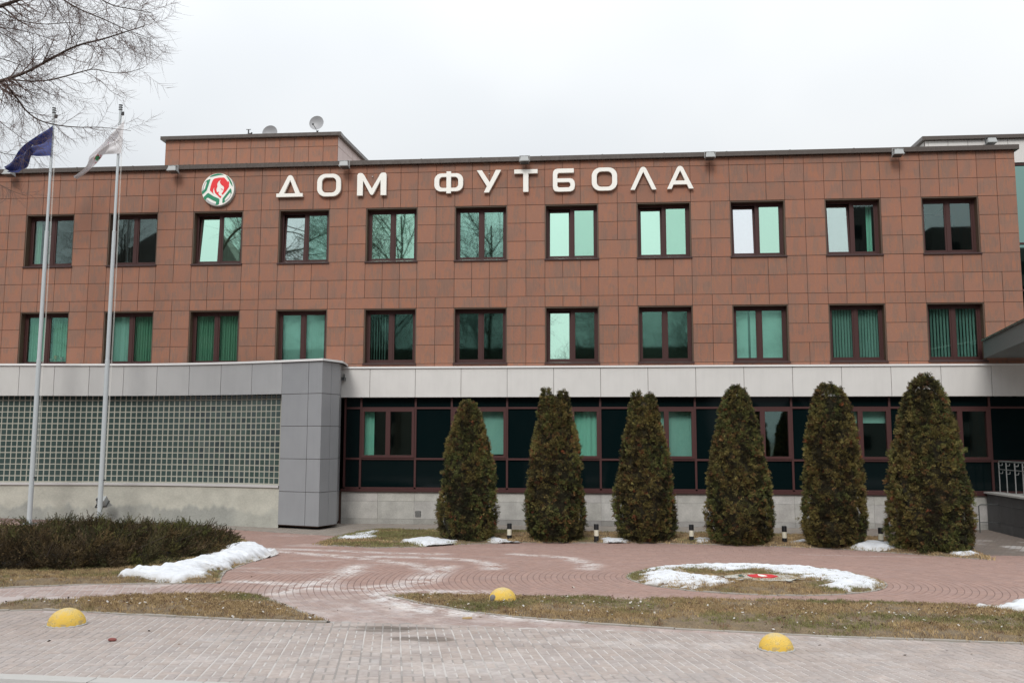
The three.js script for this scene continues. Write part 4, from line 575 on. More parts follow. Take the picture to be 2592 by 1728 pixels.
// ---------- yellow concrete domes ----------
{
  const yel = pixTex(512, 256, (u, v) => { const n = fbm(u * 10, v * 6, 4, 0), f = vn(u * 190, v * 90), w = sstep(0.56, 0.68, fbm(u * 16 + 4, v * 9, 4)); let c = mix3([0.66, 0.40, 0.035], [0.70, 0.50, 0.13], n); c = mix3(c, [0.52, 0.44, 0.28], 0.55 * sstep(0.45, 0.95, v) + 0.3 * w); c = mix3(c, [0.20, 0.16, 0.09], 0.8 * sstep(0.68, 0.84, f) * sstep(0.4, 0.6, n)); c = mix3(c, [0.34, 0.27, 0.16], 0.6 * sstep(0.60, 0.70, fbm(u * 22 + 9, v * 12, 3)) * sstep(0.5, 0.2, v)); c = mix3(c, [0.5, 0.46, 0.4], 0.75 * sstep(0.10, 0.0, v + 0.1 * (n - 0.5))); return c; });
  const dm = mat([1, 1, 1], 0.85, { map: yel });
  const put = (x, y, w, label, onL) => { const p = G(x, y), d0 = p.clone().sub(CAM).setY(0).normalize(), r = w * S / 2 / F * CAM.distanceTo(p) * 0.87; const pr = []; for (let k = 0; k <= 14; k++) { const a = k / 14 * Math.PI / 2; pr.push(new THREE.Vector2(Math.max(0.0005, r * Math.cos(a)), r * 0.92 * Math.sin(a))); } pr.unshift(new THREE.Vector2(r * 1.0, -0.03)); const g = new THREE.LatheGeometry(pr, 40), P = g.attributes.position; for (let k = 0; k < P.count; k++) { const n = 1 + 0.018 * (fbm(P.getX(k) * 14 + x, P.getZ(k) * 14 + P.getY(k) * 9, 3) - 0.5); P.setXYZ(k, P.getX(k) * n, P.getY(k) * n, P.getZ(k) * n); } g.computeVertexNormals(); const z = p.z + d0.z * r * 0.85, px = p.x + d0.x * r * 0.85, t = thing('concrete_dome', label, 'bollard', [px, gy(px, z) + (onL ? 0.045 : 0), z], 'yellow concrete domes'); t.rotation.y = x; part('dome', g, dm, t); const ring = []; for (let k = 0; k <= 48; k++) { const a = k / 48 * 6.2832; ring.push(new THREE.Vector3(Math.cos(a) * r * 1.01, 0.006, Math.sin(a) * r * 1.01)); } part('mortar_collar', new MB().tube(ring, ring.map((_, k) => 0.012 + 0.006 * Math.sin(k * 2.3)), 5).build(), M.concrete, t); return t; };
  put(151.5, 1440, 82, 'faded yellow concrete dome on the pavement below the triangular lawn'); const d2 = put(1154, 1391, 72, 'yellow concrete dome with a grey chip standing on the front lawn', true); put(1783.5, 1497, 83, 'yellow concrete dome nearest the street, right of the others');
  const r = 0.2; const chip = part('chipped_spot', new THREE.IcosahedronGeometry(0.045, 1).scale(1, 1.1, 0.5), mat([0.2, 0.19, 0.18], 0.9), d2); chip.userData.label = 'grey chipped spot low on the dome'; chip.position.set(-0.12, 0.06, 0.15); d2.rotation.y = 0;
}
// ---------- striped bollards ----------
{
  const spots = [[1170, 1244, 'first thuja and the second, double-topped one'], [1370, 1246, 'second and the third thuja'], [1589, 1247, 'third and the fourth thuja'], [1803, 1251, 'fourth and the fifth thuja'], [2025, 1256, 'fifth thuja and the tallest one']];
  const h = 0.47, r = 0.062, dark = new MB(); const cyl = (y0, y1, top) => { const g = new THREE.LatheGeometry([[r, y0], [r, y1 - (top ? 0.008 : 0)], ...(top ? [[r - 0.008, y1], [0.0005, y1]] : [])].map((q) => new THREE.Vector2(...q)), 20); return g; };
  const g0 = cyl(-0.05, 0.17), g1 = cyl(0.17, 0.325), g2 = cyl(0.325, h, true), wm = mat([0.66, 0.62, 0.50], 0.6);
  spots.forEach(([x, y, txt]) => { const p = G(x, y), t = thing('striped_bollard', 'short black bollard with one white band between the ' + txt, 'bollard', [p.x, gy(p.x, p.z) + 0.005, p.z], 'black and white bollards between the thujas'); part('post', g0, M.black, t); part('white_band', g1, wm, t); part('cap', g2, M.black, t); });
}
// ---------- thujas ----------
{
  const sprays = [0, 1, 2].map(() => { const b = new MB(); for (let f = 0; f < 3; f++) { const e = new THREE.Euler(rr(-0.5, 0.6), rr(-0.9, 0.9), rr(-0.6, 0.6)), L = rr(0.06, 0.10); for (let k = 0; k < 9; k++) { const s = k / 8, side = k % 2 ? 1 : -1, a = side * rr(0.4, 0.95), l = L * (0.62 - 0.3 * s), w = 0.0105; const o = new THREE.Vector3(0, L * s * 0.8, 0.008 * k), d = new THREE.Vector3(Math.sin(a) * l, Math.cos(a) * l, rr(-0.02, 0.03)), q = new THREE.Vector3(Math.cos(a), -Math.sin(a), 0).multiplyScalar(w); const c = rr(0.7, 1.3); b.col = [c, c, c]; const P = [o, o.clone().addScaledVector(d, 0.7).add(q), o.clone().add(d).sub(q.multiplyScalar(0.6))].map((p) => p.applyEuler(e)); b.tri(...P.map((p) => [p.x, p.y, p.z])); } } return b.build(); });
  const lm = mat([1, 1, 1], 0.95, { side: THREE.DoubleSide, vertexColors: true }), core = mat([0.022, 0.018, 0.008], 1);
  const prof = (t, blunt) => { const a = [[0, 0.72], [0.05, 0.89], [0.12, 0.98], [0.22, 1], [0.34, 0.97], [0.46, 0.90], [0.6, lerp(0.77, 0.86, blunt)], [0.73, lerp(0.655, 0.78, blunt)], [0.82, lerp(0.55, 0.70, blunt)], [0.9, lerp(0.43, 0.57, blunt)], [0.95, lerp(0.33, 0.42, blunt)], [0.985, lerp(0.16, 0.26, blunt)], [1, 0.05]]; for (let i = 1; i < a.length; i++) if (t <= a[i][0]) return lerp(a[i - 1][1], a[i][1], (t - a[i - 1][0]) / (a[i][0] - a[i - 1][0])); return 0; };
  const up = new THREE.Vector3(0, 1, 0);
  function thuja(x, yb, topY, wpx, label, hue, seedN, tips, blunt) {
    const p = G(x, yb - 3), D = CAM.distanceTo(p), R = wpx * (seedN > 3 ? 0.85 : 0.89) * S / 2 / F * D; p.x += seedN === 6 ? 0.13 : 0.02; p.z -= R * 0.55; const top = Zp(x, topY, p.z), H = (top.y - gy(p.x, p.z)) * 0.965, t = thing('thuja_tree', label, 'tree', [p.x, gy(p.x, p.z), p.z], 'thujas in front of the building');
    seed = 1000 + seedN * 77; const off = seedN * 31.7;
    part('trunk', new THREE.CylinderGeometry(0.05, 0.09, H * 0.5, 8).translate(0, H * 0.25 - 0.05, 0), M.bark, t);
    const bulge = (a, h) => 1 + 0.44 * (fbm(Math.cos(a) * 2.2 + off, h * 2.2 + Math.sin(a) * 2.2, 3) - 0.5) + 0.20 * (fbm(Math.cos(a) * 6 + off, h * 6 + Math.sin(a) * 6 + 9, 2) - 0.5);
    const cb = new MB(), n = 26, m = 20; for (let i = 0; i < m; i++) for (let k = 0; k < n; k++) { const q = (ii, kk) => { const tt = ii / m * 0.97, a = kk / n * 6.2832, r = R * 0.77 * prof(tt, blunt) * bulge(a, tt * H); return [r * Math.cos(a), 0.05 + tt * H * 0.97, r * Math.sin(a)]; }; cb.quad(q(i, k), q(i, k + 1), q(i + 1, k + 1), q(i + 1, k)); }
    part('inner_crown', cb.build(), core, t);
    const N = Math.round(6500 * (R / 0.8) * (H / 4)), lots = [[], [], []], o = new THREE.Object3D(), dir = new THREE.Vector3(), qn = new THREE.Quaternion();
    for (let k = 0; k < N; k++) {
      let tt = Math.pow(rnd(), 1.12), a = rnd() * 6.2832, rad = prof(tt, blunt), cx = 0, cz = 0, hh = H * tt;
      if (tips && k < N * 0.10) { const s = k % 2 ? 1 : -1, q = rnd(); cx = s * tips[0] * R; hh = H * lerp(0.82, s > 0 ? tips[1] : 1, q); rad = 0.27 * (1 - 0.75 * q); } else if (tips) { hh *= 0.93; }
      const cl = 0.6 * fbm(Math.cos(a) * 9 * R / 0.8 + off, hh * 8 + Math.sin(a) * 9 * R / 0.8, 2) + 0.4 * fbm(Math.cos(a) * 4 + off, hh * 3.6 + Math.sin(a) * 4, 2), r = R * rad * bulge(a, hh) * (0.84 + 0.24 * cl) * (1 - 0.13 * rnd() * rnd()) * (rnd() < 0.03 ? rr(1.0, 1.09) : 1); if (tt > 0.93) hh += rr(0, 0.16) * rnd();
      o.position.set(cx + r * Math.cos(a), 0.04 + hh, cz + r * Math.sin(a)); dir.set(Math.cos(a) * rr(0.5, 1.1), rr(0.25, 1.2), Math.sin(a) * rr(0.5, 1.1)).normalize(); if (rnd() < 0.2) dir.y -= 0.8; o.quaternion.setFromUnitVectors(up, dir.normalize()); qn.setFromAxisAngle(dir, rnd() * 6.3); o.quaternion.premultiply(qn); const s = rr(0.6, 1.25); o.scale.set(s, s, s); o.updateMatrix();
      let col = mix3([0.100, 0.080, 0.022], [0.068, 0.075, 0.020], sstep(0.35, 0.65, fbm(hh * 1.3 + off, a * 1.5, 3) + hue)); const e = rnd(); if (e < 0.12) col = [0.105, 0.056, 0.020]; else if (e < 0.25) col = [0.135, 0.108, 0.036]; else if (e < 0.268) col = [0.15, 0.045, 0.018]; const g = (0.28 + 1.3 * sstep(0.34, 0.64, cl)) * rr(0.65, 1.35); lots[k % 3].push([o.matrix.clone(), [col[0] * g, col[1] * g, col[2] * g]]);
    }
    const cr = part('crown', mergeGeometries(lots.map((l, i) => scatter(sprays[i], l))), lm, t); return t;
  }
  thuja(1066, 1249, 925, 140, 'shortest conical thuja with a green tip, first from the grey pier', 0.06, 1, null, 0.0);
  thuja(1272, 1249, 887, 153, 'tall thuja with a deeply forked double top, second from the grey pier', 0.04, 2, [0.28, 0.985], 0.1);
  thuja(1484, 1250, 895, 150, 'brownish thuja with a shallow forked top, third from the grey pier', -0.02, 3, [0.24, 0.985], 0.0);
  thuja(1706, 1256, 888, 168, 'broad based thuja with one pointed leader, third from the ramp', -0.02, 4, null, -0.15);
  thuja(1927, 1263, 881, 152, 'rusty brown column shaped thuja with a rounded top beside the tallest one', -0.10, 5, null, 0.75);
  thuja(2149, 1276, 862, 190, 'tallest and widest thuja, nearest the ramp wall', 0.04, 6, null, -0.05);
}
// ---------- spreading juniper ----------
{
  seed = 4242; const t = thing('juniper_shrub', 'wide mound of dark spreading juniper below the flagpoles', 'shrub');
  const P = poly([[-200, 1330], [-60, 1320], [120, 1317], [330, 1309], [420, 1290], [480, 1274], [505, 1262], [515, 1250], [490, 1236], [300, 1229], [0, 1222], [-200, 1224]]), [x0, x1, z0, z1] = bbox(P);
  const spr = (() => { const b = new MB(); for (let f = 0; f < 3; f++) { const e = new THREE.Euler(rr(-0.5, 0.5), rr(-1, 1), rr(-0.7, 0.7)), bend = rr(0.1, 0.5), L = rr(0.22, 0.34); for (let k = 0; k < 11; k++) { const s = k / 10, y = L * s, zc = bend * L * s * s; for (const side of [-1, 1]) { const l = 0.075 * (1.05 - s * 0.7), a = 0.5 + rr(-0.2, 0.25), t = new THREE.Vector3(side * Math.sin(a) * l, y + Math.cos(a) * l, zc + rr(-0.03, 0.04)); const w = 0.0125, c = rr(0.65, 1.3); b.col = [c, c, c]; const q = [new THREE.Vector3(0, y - w, zc), new THREE.Vector3(0, y + w, zc), t].map((v) => v.applyEuler(e)); b.tri(...q.map((v) => [v.x, v.y, v.z])); } } } return b.build(); })();
  const H = (x, z) => { const d = edgeDist(P, x, z); return (0.09 + 0.15 * sstep(0, 1.0, d)) * (0.25 + 0.75 * fbm(x * 0.8 + 4, z * 0.8, 2) + 1.0 * sstep(0.4, 0.7, fbm(x * 2.1 + 14, z * 2.1, 2))); };
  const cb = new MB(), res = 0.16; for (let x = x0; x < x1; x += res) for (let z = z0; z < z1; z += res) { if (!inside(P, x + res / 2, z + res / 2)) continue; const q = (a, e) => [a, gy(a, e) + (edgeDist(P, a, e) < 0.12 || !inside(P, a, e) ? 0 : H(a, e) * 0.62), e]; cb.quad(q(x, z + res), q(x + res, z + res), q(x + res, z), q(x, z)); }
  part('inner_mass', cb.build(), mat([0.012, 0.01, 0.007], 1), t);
  const lot = [], o = new THREE.Object3D(), up = new THREE.Vector3(0, 1, 0), base = new THREE.Vector3(), dir = new THREE.Vector3(), qn = new THREE.Quaternion();
  for (let k = 0, made = 0; k < 9000 && made < 1000; k++) { // boughs: each a bunch of sprays leaning one way
    const x = rr(x0, x1), z = rr(z0, z1); if (!inside(P, x, z) || x < 5) continue; const d = edgeDist(P, x, z), h = H(x, z), out = sstep(0.8, 0.1, d); made++;
    const ed = edgeDist(P, x + 0.1, z) - edgeDist(P, x - 0.1, z), ez = edgeDist(P, x, z + 0.1) - edgeDist(P, x, z - 0.1), lift = rr(0.35, 1.0) * h;
    base.set(-ed * 4 * out + 0.55 + rr(-0.9, 0.7), rr(0.02, 0.42) * (1 - 0.6 * out), -ez * 4 * out + rr(-0.4, 0.8)).normalize();
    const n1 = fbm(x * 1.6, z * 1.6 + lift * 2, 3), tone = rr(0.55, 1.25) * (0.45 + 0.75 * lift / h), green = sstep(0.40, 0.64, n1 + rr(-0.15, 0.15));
    for (let q = 0; q < 9; q++) {
      const s0 = rnd(), px = x + base.x * s0 * 0.3 + rr(-0.10, 0.10), pz = z + base.z * s0 * 0.3 + rr(-0.10, 0.10), py = gy(x, z) + lift * 0.85 + base.y * s0 * 0.3 + rr(-0.06, 0.06); o.position.set(px, Math.max(py, gy(px, pz) + 0.03), pz);
      dir.copy(base).add(new THREE.Vector3(rr(-0.45, 0.45), rr(-0.35, 0.45), rr(-0.45, 0.45))).normalize(); o.quaternion.setFromUnitVectors(up, dir); qn.setFromAxisAngle(dir, rnd() * 6.3); o.quaternion.premultiply(qn); o.scale.setScalar(rr(0.6, 1.1)); o.updateMatrix();
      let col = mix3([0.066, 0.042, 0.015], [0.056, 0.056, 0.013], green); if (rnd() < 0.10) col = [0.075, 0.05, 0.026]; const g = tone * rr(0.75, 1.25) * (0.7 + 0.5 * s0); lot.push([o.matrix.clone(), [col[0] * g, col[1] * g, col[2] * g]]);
    }
  }
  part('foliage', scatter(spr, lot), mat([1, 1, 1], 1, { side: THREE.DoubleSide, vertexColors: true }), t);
  const st = new MB(); for (let k = 0; k < 26; k++) { const x = rr(7.5, x1 - 0.3), z = rr(z0 + 0.4, z1 - 0.1); if (!inside(P, x, z)) continue; const y = gy(x, z); st.tube([new THREE.Vector3(x, y - 0.02, z), new THREE.Vector3(x + rr(-0.1, 0.25), y + 0.3, z + rr(0, 0.2)), new THREE.Vector3(x + rr(0, 0.6), y + 0.55, z + rr(0, 0.4))], [0.012, 0.009, 0.004], 4); } part('stem', st.build(), M.bark, t);
}
// ---------- flagpoles and flags ----------
const flagRig = (bx, tx, by, ty, z, label, jointY) => {
  const b = Zp(bx, by, z), top = Zp(tx, ty, z), g = gy(b.x, z), H = top.y - g, t = thing('flagpole', label, 'flagpole', [b.x, g, z], 'two tapered flagpoles'); const j = jointY.map((y) => Zp(bx, y, z).y - g);
  const R = [0.075, 0.062, 0.043]; let y0 = 0; [...j, H].forEach((y1, k) => { const g2 = new THREE.LatheGeometry([[R[k], y0], [R[k] * 0.93, y1], ...(k < 2 ? [[R[k] * 0.93 + 0.004, y1], [R[k] * 0.93 + 0.004, y1 + 0.02], [R[k + 1] ?? 0, y1 + 0.02]] : [[0.001, y1]])].map((q) => new THREE.Vector2(...q)), 18); part('pole_section', g2, M.pole, t); y0 = y1; });
  for (let k = 0; k < 3; k++) part('finial_ring', new THREE.CylinderGeometry(0.062, 0.062, 0.018, 18).translate(0, H - 0.02 - k * 0.075, 0), M.black, t);
  part('pulley', new MB().box(0.05, 0.12, H - 0.36, H - 0.24, -0.02, 0.02).bar([0.03, H - 0.34, 0], [0.12, H - 0.34, 0], 0.014).build(), M.black, t); part('cleat', new MB().bar([0.06, 1.42, 0], [0.14, 1.42, 0], 0.02).build(), M.black, t);
  const rope = (x0) => new MB().tube([new THREE.Vector3(x0, H - 0.3, 0.01), new THREE.Vector3(x0 + 0.045, H * 0.5, 0.01), new THREE.Vector3(x0 + 0.02, 1.45, 0.01)], [0.004, 0.004, 0.004], 4).build(); part('rope', rope(0.09), M.white, t); part('rope', rope(0.115), M.white, t);
  part('base_plate', new MB().box(-0.16, 0.16, 0, 0.03, -0.16, 0.16).build(), M.pole, t); return t;
};
flagRig(66, 119, 1197, 247, 2.2, 'grey flagpole carrying the navy blue flag, nearer the picture edge', [828, 533]); flagRig(226.5, 283.5, 1203, 240, 2.2, 'grey flagpole carrying the white flag', [828, 533]);
function flag(label, topE, botE, z, m, folds, cat) { // edges in photograph pixels from hoist to fly end
  const cv = (l) => new THREE.CatmullRomCurve3(l.map(([x, y]) => Zp(x / S, y / S, z)), false, 'centripetal'); const A = cv(topE), B = cv(botE), n = 40, k = 16, b = new MB(), id = [];
  for (let i = 0; i <= n; i++) for (let j = 0; j <= k; j++) { const u = i / n, v = j / k, p = A.getPoint(u).lerp(B.getPoint(u), v); p.z += folds * sstep(0, 0.3, u) * (0.10 * Math.sin(v * 9 + u * 5) + 0.06 * Math.sin(v * 17 - u * 7) + 0.22 * (u * 0.6)) ; id.push(b.v(p.x, p.y, p.z, 0, 0, 1, u, 1 - v)); }
  for (let i = 0; i < n; i++) for (let j = 0; j < k; j++) { const a = id[i * (k + 1) + j], c = id[(i + 1) * (k + 1) + j]; b.i.push(a, a + 1, c + 1, a, c + 1, c); } const g = b.build(); g.computeVertexNormals(); return solo('flag', g, m, label, cat);
}
const cloth = (f) => new THREE.MeshPhysicalMaterial({ side: THREE.DoubleSide, roughness: 0.85, transmission: 0.3, thickness: 0, map: pixTex(256, 256, f) });
flag('navy blue flag hanging limp and folded from the pole nearer the picture edge', [[133, 317], [115, 332], [88, 354], [61, 376], [40, 399], [17, 424.5]], [[127, 394], [110, 394.5], [92, 395], [78, 395], [70, 412], [66, 425], [55, 432], [52, 439], [29, 440]], 2.29, cloth((u, v) => { if (Math.hypot((u - 0.44) * 1.6, v - 0.72) < 0.05) return [0.6, 0.6, 0.55]; const k = 0.85 + 0.3 * fbm(u * 9, v * 5, 3); return u < 0.34 && v < 0.62 - u * 0.4 ? [0.075 * k, 0.10 * k, 0.30 * k] : [0.024 * k, 0.036 * k, 0.155 * k]; }), 1, 'flag');
flag('white flag with faint red and green marks, hanging folded from its pole', [[314, 304], [302, 318], [291, 332], [263, 367], [245, 385], [228, 401], [225, 421], [192, 449]], [[305, 388.5], [287, 389], [269.5, 390], [259, 393], [251, 402], [241, 416], [230, 430], [194, 454]], 2.29, cloth((u, v) => { const d = Math.hypot((u - 0.6) * 2.2, (v - 0.2) * 0.9); if (d < 0.11) return [0.06, 0.28, 0.12]; if (d < 0.24 && fbm(u * 20, v * 20, 2) > 0.52) return [0.5, 0.05, 0.08]; if (Math.abs(v - 0.5 - 0.25 * Math.sin(u * 6)) < 0.03 && u > 0.35) return [0.62, 0.46, 0.5]; const k = 0.9 + 0.14 * fbm(u * 7, v * 5, 3); return [0.80 * k, 0.78 * k, 0.79 * k]; }), 0.8, 'flag');

// ---------- lamps on the roof edge ----------
{
  const flood = (() => { const o = {}; const b = new MB(); const w = 0.15; b.quad([-w, -0.02, 0.16], [w, -0.02, 0.16], [w * 0.8, 0.13, 0.10], [-w * 0.8, 0.13, 0.10]).quad([-w * 0.8, 0.13, 0.10], [w * 0.8, 0.13, 0.10], [w * 0.8, 0.10, -0.13], [-w * 0.8, 0.10, -0.13]).quad([w, -0.02, 0.16], [w, -0.06, -0.16], [w * 0.8, 0.10, -0.13], [w * 0.8, 0.13, 0.10]).quad([-w, -0.06, -0.16], [-w, -0.02, 0.16], [-w * 0.8, 0.13, 0.10], [-w * 0.8, 0.10, -0.13]).quad([w, -0.06, -0.16], [-w, -0.06, -0.16], [-w * 0.8, 0.10, -0.13], [w * 0.8, 0.10, -0.13]).quad([-w, -0.06, -0.16], [w, -0.06, -0.16], [w, -0.02, 0.16], [-w, -0.02, 0.16]).box(-w - 0.01, w + 0.01, -0.045, -0.02, 0.15, 0.175); o.housing = b.build(); o.glass = new MB().quad([-w + 0.02, -0.067, -0.14], [w - 0.02, -0.067, -0.14], [w - 0.02, -0.032, 0.13], [-w + 0.02, -0.032, 0.13]).build(); o.arm = new MB().box(-w - 0.025, -w - 0.012, -0.03, 0.17, -0.02, 0.02).box(w + 0.012, w + 0.025, -0.03, 0.17, -0.02, 0.02).box(-w - 0.025, w + 0.025, 0.17, 0.183, -0.02, 0.02).box(-0.02, 0.02, 0.12, 0.17, -0.28, 0.02).build(); return o; })();
  const where = ['half hidden behind the navy flag', 'nearest the round emblem, below the penthouse corner', 'above the sign gap between the first two letters', 'above the letter T of the sign', 'just past the last letter of the sign', 'nearest the right roof corner'];
  [[20, 399], [397, 391], [791, 380], [1205, 369], [1631, 360], [2063, 353]].forEach(([x, y], k) => { const p = Zp(x, y, 0.32), t = thing('floodlight', 'small grey floodlight under the roof edge ' + where[k], 'floodlight', [p.x, p.y - 0.01, 0.32], 'floodlights along the roof edge'); part('housing', flood.housing, M.lampGrey, t); part('lens', flood.glass, M.lampDark, t); part('bracket', flood.arm, M.lampGrey, t); });
  const q = Zp(2277, 327, -5.7), u = thing('floodlight', 'grey floodlight standing on the roof edge of the white building', 'floodlight', [q.x, q.y, -5.7]); part('housing', flood.housing, M.lampGrey, u); part('lens', flood.glass, M.lampDark, u); part('bracket', flood.arm, M.lampDark, u); u.scale.setScalar(1.15);
  const l = Zp(236, 1153, 1.2), v = thing('floodlight', 'low grey floodlight tilted up on the plinth behind the flagpole', 'floodlight', [l.x, l.y, 1.18]); part('housing', flood.housing, M.lampGrey, v); part('lens', flood.glass, M.lampGrey, v); part('bracket', flood.arm, M.lampDark, v); v.rotation.set(2.3, 0.15, 0); v.scale.setScalar(1.15);
}
// ---------- dishes and mast on the penthouse ----------
{
  const dish = (x, y, z, r, label) => { const p = Zp(x, y, z), t = thing('satellite_dish', label, 'satellite dish', [p.x, p.y, z], 'satellite dishes on the penthouse roof'); const pr = []; for (let k = 0; k <= 8; k++) { const q = r * k / 8; pr.push(new THREE.Vector2(Math.max(q, 0.001), q * q * 0.28 / r)); } const g = new THREE.LatheGeometry(pr, 32); g.rotateX(Math.PI / 2 - 0.10); g.rotateY(-0.05); part('reflector', g, M.dish ??= mat([0.36, 0.36, 0.37], 0.45, { side: THREE.DoubleSide }), t); const arm = new MB().bar([0, -r * 0.9, 0.05], [-0.06, -r * 0.5, 0.34], 0.012).bar([-0.09, -r * 0.5, 0.34], [-0.04, -r * 0.42, 0.36], 0.03); part('feed_arm', arm.build(), M.black, t); const gy0 = Zp(x, 318, z).y - p.y - 0.4; part('mast', new MB().bar([0, -r * 0.95, -0.02], [0, gy0, -0.05], 0.03).bar([-0.12, gy0 + 0.1, 0], [0.05, -r * 0.9, -0.02], 0.014).bar([0.16, gy0 + 0.1, 0], [-0.02, -r * 0.9, -0.02], 0.014).build(), M.lampDark, t); };
  dish(728, 284, -6.3, 0.31, 'round grey satellite dish fully visible above the penthouse edge'); dish(621, 307, -6.3, 0.33, 'grey satellite dish half hidden behind the penthouse edge');
  const p = Zp(570, 309, -6.1), m = thing('roof_aerial', 'small dark aerial with sirens on the penthouse roof', 'aerial', [p.x, p.y - 0.2, -6.1]); part('mast', new MB().bar([0, -0.3, 0], [0, 0.42, 0], 0.03).build(), M.lampDark, m); part('crosspiece', new MB().bar([-0.1, 0.42, 0], [0.1, 0.42, 0], 0.014).bar([-0.09, 0.22, 0], [0.02, 0.22, 0], 0.016).bar([-0.09, 0.12, 0], [0.02, 0.12, 0], 0.016).build(), M.lampDark, m); part('horn', new MB().bar([0.03, 0.2, 0], [0.13, 0.2, 0.02], 0.06, 10).bar([0.1, 0.2, 0.02], [0.17, 0.27, 0.04], 0.03).bar([0.1, 0.2, 0.02], [0.18, 0.14, 0.04], 0.035).build(), M.black, m);
}
// ---------- sign letters ----------
{
  const V = (x, y) => new THREE.Vector2(x, y); const shp = (pts, holes = []) => { const s = new THREE.Shape(pts.map((p) => V(...p))); holes.forEach((h) => s.holes.push(new THREE.Path(h.map((p) => V(...p))))); return s; };
  const rrect = (x0, y0, x1, y1, r) => { const o = [], c = [[x1 - r, y0 + r, -90], [x1 - r, y1 - r, 0], [x0 + r, y1 - r, 90], [x0 + r, y0 + r, 180]]; for (const [cx, cy, a0] of c) for (let k = 0; k <= 6; k++) { const a = (a0 + k * 15) * Math.PI / 180; o.push([cx + r * Math.cos(a), cy + r * Math.sin(a)]); } return o; };
  // each letter in its own box: w wide, 1 high (of the cap height)
  const glyph = {
    de: (w) => [shp([[0, 0], [w, 0], [w, 0.16], [w * 0.895, 0.16], [w * 0.62, 0.9], [w * 0.575, 0.97], [w * 0.52, 1.0], [w * 0.46, 0.985], [w * 0.415, 0.93], [w * 0.10, 0.16], [0, 0.16]], [[[w * 0.29, 0.16], [w * 0.715, 0.16], [w * 0.515, 0.76]]])],
    o: (w) => [shp(rrect(0, 0, w, 1, 0.36), [rrect(w * 0.2, 0.165, w * 0.8, 0.835, 0.20).reverse()])],
    em: (w) => [shp([[0, 0], [w * 0.195, 0], [w * 0.20, 0.66], [w * 0.445, 0.07], [w * 0.48, 0.02], [w * 0.53, 0.02], [w * 0.565, 0.07], [w * 0.80, 0.66], [w * 0.805, 0], [w, 0], [w, 0.9], [w * 0.975, 0.975], [w * 0.91, 1.0], [w * 0.83, 0.99], [w * 0.78, 0.93], [w * 0.505, 0.30], [w * 0.22, 0.93], [w * 0.17, 0.99], [w * 0.09, 1.0], [w * 0.025, 0.975], [0, 0.9]])],
    ef: (w) => [shp(rrect(0, 0.09, w, 0.91, 0.30), [rrect(w * 0.17, 0.25, w * 0.83, 0.75, 0.16).reverse()]), shp([[w * 0.42, 0], [w * 0.58, 0], [w * 0.58, 1], [w * 0.42, 1]])],
    u: (w) => [shp([[w * 0.29, 0], [w * 0.50, 0], [w, 1], [w * 0.78, 1], [w * 0.53, 0.46], [w * 0.21, 1], [0, 1], [w * 0.415, 0.275]])],
    te: (w) => [shp([[w * 0.385, 0], [w * 0.61, 0], [w * 0.61, 0.815], [w, 0.815], [w, 1], [0, 1], [0, 0.815], [w * 0.385, 0.815]])],
    be: (w) => { const k = 0.13, o = [[w * 0.25, 0]]; o.push([w * 0.78, 0], [w * 0.9, 0.035], [w * 0.975, 0.12], [w, 0.26], [w, 0.33], [w * 0.975, 0.45], [w * 0.9, 0.54], [w * 0.78, 0.575], [w * 0.205, 0.575], [w * 0.205, 0.74], [w * 0.25, 0.815], [w * 0.955, 0.815], [w * 0.955, 1], [w * 0.22, 1], [w * 0.09, 0.97], [w * 0.02, 0.89], [0, 0.76], [0, 0.24], [w * 0.025, 0.1], [w * 0.1, 0.025]); return [shp(o, [[[w * 0.205, 0.41], [w * 0.72, 0.41], [w * 0.79, 0.36], [w * 0.79, 0.24], [w * 0.72, 0.18], [w * 0.27, 0.18], [w * 0.205, 0.24]]])]; },
    el: (w) => [shp([[0, 0], [w * 0.17, 0], [w * 0.5, 0.78], [w * 0.83, 0], [w, 0], [w * 0.62, 0.91], [w * 0.57, 0.98], [w * 0.5, 1], [w * 0.43, 0.98], [w * 0.38, 0.91]])],
    a: (w) => [shp([[0, 0], [w * 0.17, 0], [w * 0.245, 0.19], [w * 0.745, 0.19], [w * 0.82, 0], [w, 0], [w * 0.62, 0.91], [w * 0.57, 0.98], [w * 0.5, 1], [w * 0.43, 0.98], [w * 0.38, 0.91]], [[[w * 0.315, 0.36], [w * 0.5, 0.80], [w * 0.68, 0.36]]])],
  };
  const L = [['de', 18, 164, 90, 211, 'triangle shaped first letter Д with a wide foot'], ['o', 238, 370, 83, 208, 'first of the two letters O, beside the letter M'], ['em', 455, 616, 77, 203, 'letter M at the end of the first word'], ['ef', 874, 1031, 70, 192, 'letter Ф with a bar through it, starting the second word'], ['u', 1104, 1237, 63, 187, 'letter У with a slanted tail'], ['te', 1307, 1434, 59, 184, 'letter T under a floodlight'], ['be', 1517, 1636, 55, 182, 'letter Б with an open top'], ['o', 1728, 1865, 49, 177, 'second of the two letters O, between Б and Λ'], ['el', 1937, 2077, 45, 172, 'peaked letter Л without a crossbar'], ['a', 2136, 2278, 40, 167, 'last letter A with a crossbar']];
